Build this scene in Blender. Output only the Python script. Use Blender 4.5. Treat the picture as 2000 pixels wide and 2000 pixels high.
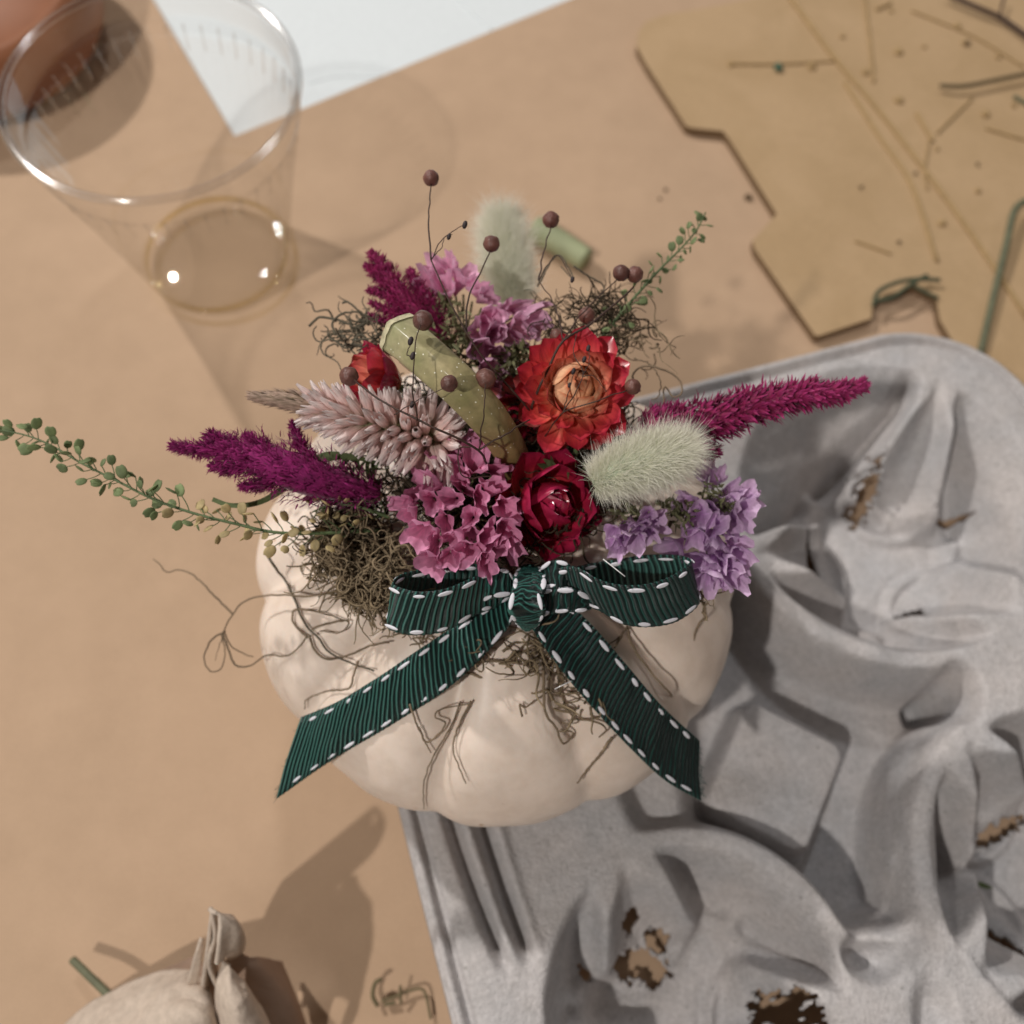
import bpy, math, random
import numpy as np
from mathutils import Vector, Matrix, noise
random.seed(7); RNG = np.random.default_rng(7)
PI = math.pi
for o in list(bpy.data.objects): bpy.data.objects.remove(o)
SC = bpy.context.scene
C = SC.collection
S = 0.001                                   # lengths below are millimetres

# ------------------------------------------------------------------ camera
FPX = 1923.0; CAMH = 350.0
n_ = Vector((955 - 1000, 1850 - 1000, FPX)).normalized()      # nadir seen by the camera (x right, y down, z forward)
Zc = -n_
Xc = (Vector((1, 0, 0)) - n_ * n_.x).normalized()
Yc = Zc.cross(Xc)
R = Matrix((Xc, Yc, Zc))                    # camera coords -> world
cam_d = bpy.data.cameras.new('camera'); cam = bpy.data.objects.new('camera', cam_d); C.objects.link(cam)
right = R @ Vector((1, 0, 0)); up = R @ Vector((0, -1, 0)); back = R @ Vector((0, 0, -1))
cam.matrix_world = Matrix.Translation((0, 0, CAMH * S)) @ Matrix((right, up, back)).transposed().to_4x4()
cam_d.sensor_width = 36; cam_d.lens = 36 * FPX / 2000
cam_d.clip_start = 0.005; cam_d.clip_end = 50
cam_d.dof.use_dof = True; cam_d.dof.focus_distance = 0.214; cam_d.dof.aperture_fstop = 11.0
SC.camera = cam

def P(px, py, z):
    """a point of the place (mm) from a place in the 2000 px photograph and its real height above the table"""
    w = R @ Vector((px - 1000, py - 1000, FPX))
    t = (z - CAMH) / w.z
    return Vector((w.x * t, w.y * t, z))
def pxmm(px, py, z):
    """millimetres per photograph pixel there"""
    return (P(px, py, z) - Vector((0, 0, CAMH))).length / math.sqrt((px - 1000) ** 2 + (py - 1000) ** 2 + FPX ** 2)
TOCAM = lambda p: (Vector((0, 0, CAMH)) - p).normalized()

# ------------------------------------------------------------------ world, lamps, exposure
W = bpy.data.worlds.new('World'); SC.world = W; W.use_nodes = True
bg = W.node_tree.nodes['Background']
bg.inputs[0].default_value = (1.0, 0.88, 0.78, 1); bg.inputs[1].default_value = 0.10
SC.view_settings.view_transform = 'Standard'; SC.view_settings.look = 'None'
SC.view_settings.exposure = 0; SC.view_settings.gamma = 1; SC.view_settings.use_curve_mapping = False
def lamp(name, loc, power, radius, col):
    d = bpy.data.lights.new(name, 'POINT'); d.energy = power; d.shadow_soft_size = radius; d.color = col
    o = bpy.data.objects.new(name, d); C.objects.link(o); o.location = loc
    return o
lamp('ceiling_lamp', (-0.92, -0.85, 1.75), 84, 0.03, (1.0, 0.94, 0.88))      # near left: the crisp shadows to the upper right
lamp('ceiling_lamp', (-1.22, 1.22, 1.58), 112, 0.04, (1.0, 0.95, 0.90))       # left: shades the right-hand flanks
lamp('ceiling_lamp', (1.35, 0.75, 1.70), 7.0, 0.12, (1.0, 0.90, 0.82))       # right, soft
lamp('ceiling_lamp', (0.05, 1.30, 1.90), 26, 0.07, (0.97, 0.98, 1.0))

# ------------------------------------------------------------------ helpers
class MB:
    def __init__(s): s.v = []; s.f = []; s.uv = []; s.mi = []
    def add(s, vs, fs, uvs=None, m=0):
        k = len(s.v); s.v += [tuple(v) for v in vs]; s.f += [tuple(i + k for i in f) for f in fs]
        s.uv += list(uvs) if uvs is not None else [(0.5, 0.5)] * len(vs)
        s.mi += [m] * len(fs)
    def mesh(s, name, mats, smooth=True):
        me = bpy.data.meshes.new(name)
        me.from_pydata([(x * S, y * S, z * S) for x, y, z in s.v], [], s.f)
        if len(me.loops):
            li = np.empty(len(me.loops), dtype=np.int32); me.loops.foreach_get('vertex_index', li)
            uv = np.array(s.uv, dtype=np.float32)[li]
            me.uv_layers.new(name='UVMap').data.foreach_set('uv', uv.ravel())
        for m in (mats if isinstance(mats, (list, tuple)) else [mats]): me.materials.append(m)
        if len(me.polygons) == len(s.mi): me.polygons.foreach_set('material_index', s.mi)
        me.polygons.foreach_set('use_smooth', [smooth] * len(me.polygons))
        me.update(); return me
    def obj(s, name, mats, parent=None, smooth=True):
        return link(name, s.mesh(name, mats, smooth), parent)
def link(name, me, parent=None):
    o = bpy.data.objects.new(name, me); C.objects.link(o)
    if parent is not None:
        o.parent = parent
        if parent.type == 'EMPTY': o.matrix_parent_inverse = Matrix.Translation(-parent.location)
    return o
def thing(name, label, cat, loc=Vector((0, 0, 0)), group=None):
    o = bpy.data.objects.new(name, None); C.objects.link(o); o.location = Vector(loc) * S
    o.empty_display_size = 0.01
    return tag(o, label, cat, group)
def tag(o, label, cat, group=None, kind=None):
    if label: o['label'] = label
    if cat: o['category'] = cat
    if group: o['group'] = group
    if kind: o['kind'] = kind
    return o
def catmull(pts, n):
    pts = [Vector(p) for p in pts]
    if len(pts) == 2: return [pts[0].lerp(pts[1], i / (n - 1)) for i in range(n)]
    q = [pts[0] * 2 - pts[1]] + pts + [pts[-1] * 2 - pts[-2]]
    dense = []
    for i in range(1, len(q) - 2):
        for k in range(12):
            t = k / 12; a, b, c, d = q[i - 1], q[i], q[i + 1], q[i + 2]
            dense.append(0.5 * ((2 * b) + (c - a) * t + (2 * a - 5 * b + 4 * c - d) * t * t + (3 * b - a - 3 * c + d) * t ** 3))
    dense.append(pts[-1])
    L = [0]
    for a, b in zip(dense, dense[1:]): L.append(L[-1] + (b - a).length)
    out = []; j = 0
    for i in range(n):
        s = L[-1] * i / (n - 1)
        while j < len(L) - 2 and L[j + 1] < s: j += 1
        out.append(dense[j].lerp(dense[j + 1], (s - L[j]) / max(L[j + 1] - L[j], 1e-9)))
    return out
def frame(d, ref=Vector((0, 0, 1))):
    d = d.normalized()
    if abs(d.dot(ref)) > .97: ref = Vector((0, 1, 0))
    x = d.cross(ref).normalized(); return x, x.cross(d).normalized(), d
def tube(mb, pts, r, sides=5, m=0, cap=True, squash=1.0):
    n = len(pts); rr = r if callable(r) else (lambda t: r)
    vs = []; fs = []; uv = []; x = None
    for i, p in enumerate(pts):
        d = pts[min(i + 1, n - 1)] - pts[max(i - 1, 0)]
        if d.length < 1e-9: d = Vector((0, 0, 1))
        d.normalize()
        if x is None: x, y, _ = frame(d)
        else:
            x = x - d * x.dot(d)
            if x.length < 1e-6: x, y, _ = frame(d)
            x.normalize()
        y = d.cross(x); t = i / (n - 1); rad = rr(t)
        for k in range(sides):
            a = 2 * PI * k / sides
            vs.append(p + (x * math.cos(a) + y * math.sin(a) * squash) * rad); uv.append((k / sides, t))
    for i in range(n - 1):
        for k in range(sides):
            k2 = (k + 1) % sides
            fs.append((i * sides + k, i * sides + k2, (i + 1) * sides + k2, (i + 1) * sides + k))
    if cap: fs.append(tuple(range(sides))[::-1]); fs.append(tuple((n - 1) * sides + k for k in range(sides)))
    mb.add(vs, fs, uv, m)
def lathe(mb, prof, seg, centre, m=0, rmod=None, close=False):
    vs = []; fs = []; uv = []; n = len(prof)
    for i, (r, z) in enumerate(prof):
        for k in range(seg):
            a = 2 * PI * k / seg; rr = r * (rmod(a, i) if rmod else 1)
            vs.append(centre + Vector((rr * math.cos(a), rr * math.sin(a), z))); uv.append((k / seg, i / (n - 1)))
    for i in range(n - 1):
        for k in range(seg):
            k2 = (k + 1) % seg; fs.append((i * seg + k, i * seg + k2, (i + 1) * seg + k2, (i + 1) * seg + k))
    mb.add(vs, fs, uv, m)
def ball(mb, c, r, seg=12, rings=8, scale=(1, 1, 1), M=None, m=0, bump=0):
    vs = []; fs = []
    vs.append(Vector((0, 0, 1)))
    for i in range(1, rings):
        th = PI * i / rings
        for k in range(seg):
            a = 2 * PI * k / seg; vs.append(Vector((math.sin(th) * math.cos(a), math.sin(th) * math.sin(a), math.cos(th))))
    vs.append(Vector((0, 0, -1)))
    for k in range(seg): fs.append((0, 1 + k, 1 + (k + 1) % seg))
    for i in range(rings - 2):
        for k in range(seg):
            a = 1 + i * seg + k; b = 1 + i * seg + (k + 1) % seg; fs.append((a, a + seg, b + seg, b))
    L = len(vs) - 1; s0 = 1 + (rings - 2) * seg
    for k in range(seg): fs.append((L, s0 + (k + 1) % seg, s0 + k))
    out = []
    for v in vs:
        k = 1 + (bump * noise.noise(v * 2.2 + Vector(c)) if bump else 0)
        w = Vector((v.x * scale[0], v.y * scale[1], v.z * scale[2])) * r * k
        if M is not None: w = M @ w
        out.append(Vector(c) + w)
    mb.add(out, fs, [(0.5, 0.5)] * len(out), m)
def basis(d, ref=Vector((0, 0, 1)), spin=0):
    """matrix whose Z is d"""
    x, y, z = frame(d, ref)
    c, s = math.cos(spin), math.sin(spin)
    return Matrix((x * c + y * s, y * c - x * s, z)).transposed()
def rnd(a, b): return random.uniform(a, b)
def rvec(s=1): return Vector((random.gauss(0, s), random.gauss(0, s), random.gauss(0, s)))

# ------------------------------------------------------------------ materials
def node(t, k, **kw):
    n = t.nodes.new(k)
    for a, b in kw.items(): setattr(n, a, b)
    return n
def ramp(t, fac, stops, interp='LINEAR'):
    r = node(t, 'ShaderNodeValToRGB'); r.color_ramp.interpolation = interp
    e = r.color_ramp.elements
    while len(e) < len(stops): e.new(0.5)
    for q, (p, c) in zip(e, stops): q.position = p; q.color = (*c, 1) if len(c) == 3 else c
    t.links.new(fac, r.inputs[0]); return r.outputs[0]
def mixc(t, fac, a, b, mode='MIX'):
    m = node(t, 'ShaderNodeMix', data_type='RGBA', blend_type=mode)
    for sock, v in ((m.inputs[0], fac), (m.inputs[6], a), (m.inputs[7], b)):
        if isinstance(v, (int, float)): sock.default_value = v
        elif isinstance(v, tuple): sock.default_value = (*v, 1)
        else: t.links.new(v, sock)
    return m.outputs[2]
def noise_tex(t, scale, detail=3, rough=.5, coord='Object', vec=None, dist=0):
    n = node(t, 'ShaderNodeTexNoise'); n.inputs['Scale'].default_value = scale; n.inputs['Detail'].default_value = detail
    n.inputs['Roughness'].default_value = rough; n.inputs['Distortion'].default_value = dist
    if vec is None:
        c = node(t, 'ShaderNodeTexCoord'); vec = c.outputs[coord]
    t.links.new(vec, n.inputs['Vector']); return n.outputs[0]
def mat(name, base, rough=.7, var=.12, scale=300, bump=0, bscale=900, spec=.4, sheen=0, trans=0, sss=0, uvramp=None, objvar=0, coat=0, extra=None, streak=0):
    m = bpy.data.materials.new(name); m.use_nodes = True; t = m.node_tree; b = t.nodes['Principled BSDF']
    col = None
    if uvramp:
        u = node(t, 'ShaderNodeTexCoord'); sp = node(t, 'ShaderNodeSeparateXYZ'); t.links.new(u.outputs['UV'], sp.inputs[0])
        col = ramp(t, sp.outputs[1], uvramp)
    n = noise_tex(t, scale)
    dark = ramp(t, n, [(0.3, (1 - var,) * 3), (0.7, (1 + var * .4,) * 3)])
    col = mixc(t, 1.0, col if col is not None else tuple(base), dark, 'MULTIPLY')
    if streak:
        u = node(t, 'ShaderNodeTexCoord'); mp = node(t, 'ShaderNodeMapping'); mp.inputs['Scale'].default_value = (streak, 1.2, 1)
        t.links.new(u.outputs['UV'], mp.inputs[0])
        s_ = noise_tex(t, 1.0, 2, .5, vec=mp.outputs[0])
        col = mixc(t, 1.0, col, ramp(t, s_, [(0.35, (.80,) * 3), (0.65, (1.10,) * 3)]), 'MULTIPLY')
    if objvar:
        oi = node(t, 'ShaderNodeObjectInfo')
        col = mixc(t, 1.0, col, ramp(t, oi.outputs['Random'], [(0, (1 - objvar,) * 3), (1, (1 + objvar * .6,) * 3)]), 'MULTIPLY')
    if extra: col = extra(t, col)
    t.links.new(col, b.inputs['Base Color'])
    b.inputs['Roughness'].default_value = rough; b.inputs['Specular IOR Level'].default_value = spec
    if sheen: b.inputs['Sheen Weight'].default_value = sheen; b.inputs['Sheen Roughness'].default_value = .4
    if coat: b.inputs['Coat Weight'].default_value = coat; b.inputs['Coat Roughness'].default_value = .15
    if sss:
        b.inputs['Subsurface Weight'].default_value = sss; b.inputs['Subsurface Scale'].default_value = .002
        b.inputs['Subsurface Radius'].default_value = (1, .6, .4)
    if bump:
        bn = noise_tex(t, bscale, 4, .6); bp = node(t, 'ShaderNodeBump'); bp.inputs['Strength'].default_value = bump
        bp.inputs['Distance'].default_value = .0006
        t.links.new(bn, bp.inputs['Height']); t.links.new(bp.outputs[0], b.inputs['Normal'])
    if trans:
        out = t.nodes['Material Output']; tr = node(t, 'ShaderNodeBsdfTranslucent'); t.links.new(col, tr.inputs[0])
        mx = node(t, 'ShaderNodeMixShader'); mx.inputs[0].default_value = trans
        t.links.new(b.outputs[0], mx.inputs[1]); t.links.new(tr.outputs[0], mx.inputs[2]); t.links.new(mx.outputs[0], out.inputs[0])
    return m

def kraft_extra(t, col):
    a = noise_tex(t, 9, 3, .5); b = noise_tex(t, 55, 4, .6)
    col = mixc(t, 1, col, ramp(t, a, [(0.3, (.93, .92, .90)), (0.7, (1.04, 1.03, 1.02))]), 'MULTIPLY')
    return mixc(t, 1, col, ramp(t, b, [(0.3, (.95, .945, .94)), (0.7, (1.03, 1.03, 1.03))]), 'MULTIPLY')
M_KRAFT = mat('kraft paper', (.51, .36, .245), .82, .05, 1400, bump=.22, bscale=70, extra=kraft_extra, spec=.25)
M_CLOTH = mat('white tablecloth', (.74, .795, .82), .9, .04, 500, bump=.15, bscale=120)
def sheet_extra(t, col):
    a = noise_tex(t, 30, 3, .55, dist=.6)
    return mixc(t, 1, col, ramp(t, a, [(0.35, (.93, .92, .88)), (0.65, (1.03, 1.03, 1.03))]), 'MULTIPLY')
M_SHEET = mat('tan board', (.475, .33, .19), .6, .06, 700, bump=.05, extra=sheet_extra, spec=.3)
M_SHEET_EDGE = mat('board edge', (.20, .13, .07), .85)
def pulp_extra(t, col):
    a = noise_tex(t, 700, 5, .75); b = noise_tex(t, 45, 3, .5)
    v = node(t, 'ShaderNodeTexVoronoi'); v.inputs['Scale'].default_value = 170
    cc = node(t, 'ShaderNodeTexCoord'); t.links.new(cc.outputs['Object'], v.inputs['Vector'])
    c2 = noise_tex(t, 190, 4, .7)
    col = mixc(t, 1, col, ramp(t, a, [(0.3, (.78, .78, .78)), (0.7, (1.10, 1.10, 1.10))]), 'MULTIPLY')
    col = mixc(t, 1, col, ramp(t, c2, [(0.3, (.90, .90, .89)), (0.7, (1.05, 1.05, 1.05))]), 'MULTIPLY')
    col = mixc(t, 1, col, ramp(t, b, [(0.3, (.90, .92, .94)), (0.7, (1.05, 1.02, 1.0))]), 'MULTIPLY')
    spk = ramp(t, v.outputs['Distance'], [(0.0, (.45, .45, .42)), (0.07, (.45, .45, .42)), (0.10, (1, 1, 1))])
    return mixc(t, .55, col, spk, 'MULTIPLY')
M_PULP = mat('grey moulded pulp', (.565, .545, .545), .95, .05, 400, bump=1.0, bscale=900, extra=pulp_extra, spec=.15)
M_CREAM = mat('cream fibre paper', (.60, .50, .415), .95, .10, 300, bump=.5, bscale=1100, extra=lambda t, c: mixc(t, 1, c, ramp(t, noise_tex(t, 500, 5, .7), [(.3, (.82, .82, .8)), (.7, (1.06,) * 3)]), 'MULTIPLY'))
M_CREAM_DULL = mat('tan paper wrap', (.36, .25, .185), .9, .10, 120, bump=.3, bscale=400)
M_DARK = mat('dark brown felt', (.045, .026, .016), .95, .2, 600, bump=.4)
M_POT = mat('reddish brown clay', (.26, .10, .045), .55, .25, 22, spec=.3)
def pumpkin_extra(t, col):
    a = noise_tex(t, 26, 4, .55, dist=.8); b = noise_tex(t, 160, 4, .6)
    col = mixc(t, 1, col, ramp(t, a, [(0.32, (.96, .93, .90)), (0.6, (1.02, 1.01, 1.0))]), 'MULTIPLY')
    col = mixc(t, 1, col, ramp(t, b, [(0.34, (.92, .90, .88)), (0.6, (1.01, 1.01, 1.01))]), 'MULTIPLY')
    v = node(t, 'ShaderNodeTexVoronoi'); v.inputs['Scale'].default_value = 95
    cc = node(t, 'ShaderNodeTexCoord'); t.links.new(cc.outputs['Object'], v.inputs['Vector'])
    spk = ramp(t, v.outputs['Distance'], [(0.0, (.55, .42, .30)), (0.045, (.62, .50, .38)), (0.075, (1, 1, 1))])
    pick = ramp(t, noise_tex(t, 60, 2, .5), [(0.55, (0,) * 3), (0.62, (1,) * 3)])
    return mixc(t, pick, col, mixc(t, 1, col, spk, 'MULTIPLY'))
M_PUMPKIN = mat('cream pumpkin skin', (.84, .725, .635), .42, .05, 90, bump=.05, bscale=220, spec=.4, sss=.15, extra=pumpkin_extra)
def stem_extra(t, col):
    v = node(t, 'ShaderNodeTexVoronoi'); v.inputs['Scale'].default_value = 640
    cc = node(t, 'ShaderNodeTexCoord'); t.links.new(cc.outputs['Object'], v.inputs['Vector'])
    a = noise_tex(t, 130, 4, .6)
    col = mixc(t, 1, col, ramp(t, a, [(0.3, (.66, .72, .55)), (0.7, (1.15, 1.12, 1.05))]), 'MULTIPLY')
    f = ramp(t, v.outputs['Distance'], [(0.0, (1,) * 3), (0.10, (1,) * 3), (0.14, (0,) * 3)])
    return mixc(t, f, col, (.80, .78, .62))
M_STEM = mat('green pumpkin stem', (.3, .3, .1), .62, .2, 500, bump=.25, bscale=500, coat=.15, extra=stem_extra,
             uvramp=[(0, (.27, .15, .055)), (.35, (.33, .225, .095)), (.7, (.36, .30, .16)), (1, (.43, .40, .26))])
M_CORK = mat('pale cork cut end', (.60, .55, .36), .9, .3, 700, bump=.8, bscale=900)

# ------------------------------------------------------------------ setting: table top
def quad(name, pts, z, m, kind='structure', nx=2, parent=None):
    mb = MB(); vs = [P(x, y, z) if z is not None else Vector(p) for x, y in pts]
    mb.add(vs, [tuple(range(len(vs)))], [(0, 0)] * len(vs)); o = mb.obj(name, m, parent, smooth=False)
    if kind: o['kind'] = kind
    return o
mb = MB(); mb.add([(-900, -600, -2.4), (900, -600, -2.4), (900, 1100, -2.4), (-900, 1100, -2.4)], [(0, 1, 2, 3)])
o = mb.obj('tablecloth', M_CLOTH, smooth=False); o['kind'] = 'structure'
# kraft paper: a gently rumpled sheet; its far edge runs diagonally and turns back at a notch over the white cloth
def kraft_z(x, y):
    v = Vector((x * .006, y * .006, 3.1))
    return 0.5 * noise.noise(v) + 0.35 * noise.noise(v * 2.7) + .10 * noise.noise(v * 8)
e0 = P(460, 265, 0); e1 = P(1110, 0, 0); ed = (e1 - e0).normalized()
def kraft_sheet(name, label, origin, ax, ay, lx, ly, z0, step=7):
    mb = MB(); nx = int(lx / step); ny = int(ly / step); vs = []; fs = []
    for j in range(ny + 1):
        for i in range(nx + 1):
            p = origin + ax * (lx * i / nx) + ay * (ly * j / ny)
            vs.append((p.x, p.y, z0 + kraft_z(p.x, p.y)))
    for j in range(ny):
        for i in range(nx):
            a = j * (nx + 1) + i; fs.append((a, a + 1, a + nx + 2, a + nx + 1))
    mb.add(vs, fs); o = mb.obj(name, M_KRAFT)
    if o.data.polygons[0].normal.z < 0: o.data.flip_normals()
    return tag(o, label, 'kraft paper')
kraft_sheet('kraft_paper', 'large brown kraft paper sheet spread under the pumpkin and the grey carrier', e0 - ed * 300, ed, Vector((ed.y, -ed.x, 0)), 940, 700, 0.0)
f0 = P(470, 285, 0); f1 = P(300, 0, 0); fd = (f1 - f0).normalized()
kraft_sheet('kraft_paper', 'second kraft paper sheet under the clear cup, left of the white cloth', f0 - fd * 120, fd, Vector((-fd.y, fd.x, 0)), 520, 420, -1.0)
# faint creases and a round mark on the white cloth
mb = MB()
tube(mb, catmull([P(885, -10, -2.4), P(925, 30, -2.4), P(960, 60, -2.4)], 14), .45, 5)
tube(mb, catmull([P(600, 165, -2.6), P(660, 150, -2.6), P(740, 150, -2.6), P(800, 130, -2.6)], 14), .7, 5)
o = mb.obj('tablecloth', M_CLOTH); o['kind'] = 'structure'

# ------------------------------------------------------------------ moulded pulp drink carrier
CU = Vector((.956, .292, 0)).normalized(); CV = Vector((CU.y, -CU.x, 0)); CO = Vector((-60.2, 147.1, 0)); CW = 257.0
def uv_of(p): d = p - CO; return d.dot(CU), d.dot(CV)
NG = 370
g = np.linspace(0, CW, NG + 1); GU, GV = np.meshgrid(g, g)
def sstep(x): x = np.clip(x, 0, 1); return x * x * (3 - 2 * x)
# each well: floor centre, floor radius, rim centre, rim radius, directions of its three buttress tongues (degrees)
WELLS = [((189, 75), 25, (188, 64), 54, (-54, 186, 62)), ((64, 193), 24, (66, 190), 43, (-97, 145, 22)),
         ((192, 190), 25, (192, 191), 49, (246, 160, 25)), ((66, 66), 25, (66, 64), 48, (30, 150, 270))]
TOP, LOW = 45.0, 5.0
HZ = np.full(GU.shape, TOP); OUT = np.full(GU.shape, 1e3)
for (fu, fv), rf, (cu_, cv_), rr, dirs in WELLS:
    du, dv = GU - fu, GV - fv; r = np.hypot(du, dv) + 1e-6; ex, ey = du / r, dv / r
    ox, oy = fu - cu_, fv - cv_; bq = ox * ex + oy * ey; rim = -bq + np.sqrt(np.maximum(bq * bq - (ox * ox + oy * oy - rr * rr), 1))
    s = (r - rf) / (rim - rf); sc = np.clip(s, 0, 1)
    z = LOW + (TOP - LOW) * np.where(sc < .12, sc * .5, .06 + (sc - .12) / .88 * .94) ** .80
    for dg in dirs:
        a = math.radians(dg); ax_, ay_ = math.cos(a), math.sin(a)
        along = du * ax_ + dv * ay_; lat = du * (-ay_) + dv * ax_
        w = 15.5 - 9.5 * np.clip((along - 18) / 34, 0, 1); front = along > 6
        env = sstep((along - 15) / 7) * sstep((1.04 - s) / .30) * front
        x = np.abs(lat)
        crest = np.interp(x / w, [0, .35, .80, 1.0, 1.30, 1.75, 2.5], [4.0, 7.0, 16.0, 17.5, 0.0, -12.0, 0])
        crest = crest * np.where(crest < 0, sstep((s) / .25), 1)
        z = z + env * crest
        # low rings embossed in the floor round each tongue foot
        dr = np.hypot(GU - (fu + 31 * ax_), GV - (fv + 31 * ay_))
        z = z + 2.6 * np.exp(-((dr - 19.0) / 1.3) ** 2) * (r < rf + 3) - .8 * np.exp(-((dr - 22.2) / 1.1) ** 2) * (r < rf + 2)
    inside = np.hypot(GU - cu_, GV - cv_) - rr
    z = np.where(s < 1, z, TOP); HZ = np.minimum(HZ, np.where(inside < 0, np.maximum(z, LOW - 1), TOP)); OUT = np.minimum(OUT, inside)
# the middle: a deep pit between the four rims with a raised square platform
cen = sstep((62 - np.hypot(GU - 124, GV - 128)) / 10)
pit = TOP - 35 * sstep((OUT - 4.6) / 8.0)
q1 = (GU - 116.5) * .707 + (GV - 137) * .707; q2 = -(GU - 116.5) * .707 + (GV - 137) * .707
dpl = np.hypot(np.maximum(np.abs(q1) - 12, 0), np.maximum(np.abs(q2) - 14, 0)) - 4.5
plat = 10 + 20.5 * sstep(1 - dpl / 4.5)
leftside = sstep((106 - (GU * .8 + GV * .2)) / 14) * 22 + 12
mid = np.minimum(np.maximum(np.maximum(np.minimum(pit, TOP), plat), leftside), TOP)
mid = np.where(OUT > 4.0, mid, TOP)
HZ = np.where(OUT > 0, HZ * (1 - cen) + np.minimum(HZ, mid) * cen, HZ)
def dip(u, v, ru, rv, ang, dz):
    global HZ
    a = math.radians(ang); x = (GU - u) * math.cos(a) + (GV - v) * math.sin(a); y = -(GU - u) * math.sin(a) + (GV - v) * math.cos(a)
    k = np.hypot(x / ru, y / rv); HZ = HZ - dz * sstep((1.25 - k) / .9) * (OUT > -1)
dip(179, 131, 6, 9, 20, 19); dip(118, 193, 8, 6, 30, 12); dip(128, 213, 6, 12, 20, 5); dip(128, 240, 12, 9, 0, 14); dip(228, 128, 12, 6, 0, 12)
dip(150, 182, 5, 8, 30, -2.5); dip(150, 206, 8, 12, 10, -2.0)
# pressed ribs beside the lower left well
for u0, u1, dz in ((13.2, 17.5, -8.5), (17.4, 20.2, 2.5), (22.0, 24.5, -8.5), (26.4, 27.5, 2.0)):
    uc = u0 + (u1 - u0) * np.clip((GV - 112) / 52, 0, 1) ** 2.0
    HZ = HZ + dz * np.exp(-((GU - uc) / 1.55) ** 2) * sstep((168 - GV) / 10) * sstep((GV - 78) / 10) * (OUT > -6)
for _ in range(4):
    Q = np.pad(HZ, 1, mode='edge'); HZ = (HZ * 4 + Q[:-2, 1:-1] + Q[2:, 1:-1] + Q[1:-1, :-2] + Q[1:-1, 2:]) / 8
HZ = np.clip(HZ, 3.4, 49)
RC = 46.0                                   # rounded corners, signed distance to the outer edge
qx = np.abs(GU - CW / 2) - (CW / 2 - RC); qy = np.abs(GV - CW / 2) - (CW / 2 - RC)
DE = RC - (np.hypot(np.maximum(qx, 0), np.maximum(qy, 0)) + np.minimum(np.maximum(qx, qy), 0))
lip = np.interp(DE, [0, .7, 1.8, 2.8, 4.0, 5.2, 6.4, 12], [41.0, 43.4, 44.3, 43.2, 40.6, 41.6, 44.6, 45.0])
bl = sstep((DE - 7.5) / 4.5)
HZ = lip * (1 - bl) + HZ * bl
for j in range(NG + 1):
    for i in range(NG + 1):
        HZ[j, i] += .55 * noise.noise(Vector((GU[j, i] * .06, GV[j, i] * .06, 1.7))) + .16 * noise.noise(Vector((GU[j, i] * .35, GV[j, i] * .35, 5.7)))
def hz_at(u, v):
    i = min(max(int(u / CW * NG + .5), 0), NG); j = min(max(int(v / CW * NG + .5), 0), NG); return HZ[j, i]
def car_hit(px, py):
    """where the view through that place of the photograph meets the tray"""
    for z in np.arange(49, 3, -.25):
        p = P(px, py, z); u, v = uv_of(p)
        if hz_at(u, v) >= z: return u, v, z
    return u, v, 4.0
# torn holes
holes = []
def hole(px, py, ru, rv, ang, rag=.35): u, v, z = car_hit(px, py); holes.append((u, v, ru, rv, math.radians(ang), rag))
hole(1583, 1105, 1.8, 9.5, -14, .25); hole(1785, 1196, 7.5, 2.3, 6, .5); hole(1838, 1022, 8.0, 1.5, 22, .3); hole(1700, 950, 5.5, 9.5, 30, .7)
hole(1232, 1805, 3.3, 3.8, 0, .5); hole(1283, 1838, 3.3, 4.4, -20, .45); hole(1250, 1892, 9.5, 5.4, 28, .45); hole(1142, 1902, 1.6, 3.0, -25, .3)
hole(1945, 1625, 12, 3.0, -4, .5); hole(1938, 1828, 2.4, 10.5, -28, .4); hole(1530, 1985, 6.5, 8, 0, .6)
idx = -np.ones(GU.shape, dtype=int); vs = []; uvs = []
CB = CO
for j in range(NG + 1):
    for i in range(NG + 1):
        if DE[j, i] > -0.9:
            u, v = GU[j, i], GV[j, i]
            if DE[j, i] < 0.6:                 # pull the border vertices on to the true outline
                cxx = min(max(u, RC), CW - RC); cyy = min(max(v, RC), CW - RC)
                dx, dy = u - cxx, v - cyy; L = math.hypot(dx, dy)
                if L > 1e-6: u = cxx + dx / L * RC; v = cyy + dy / L * RC
            p = CB + CU * u + CV * v; idx[j, i] = len(vs); vs.append((p.x, p.y, HZ[j, i])); uvs.append((u / CW, v / CW))
fs = []
for j in range(NG):
    for i in range(NG):
        q = (idx[j, i], idx[j, i + 1], idx[j + 1, i + 1], idx[j + 1, i])
        if min(q) < 0: continue
        u, v = GU[j, i] + .4, GV[j, i] + .4; cut = False
        for (hu, hv, ru, rv, an, rag) in holes:
            du, dv = u - hu, v - hv; a = du * math.cos(an) + dv * math.sin(an); b = -du * math.sin(an) + dv * math.cos(an)
            k = (a / ru) ** 2 + (b / rv) ** 2
            if k < 4 and k < 1 + rag * 2.2 * (noise.noise(Vector((u * .42, v * .42, 9.1))) + .45 * noise.noise(Vector((u * 1.5, v * 1.5, 3.3)))): cut = True; break
        if not cut: fs.append(q[::-1])
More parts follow.
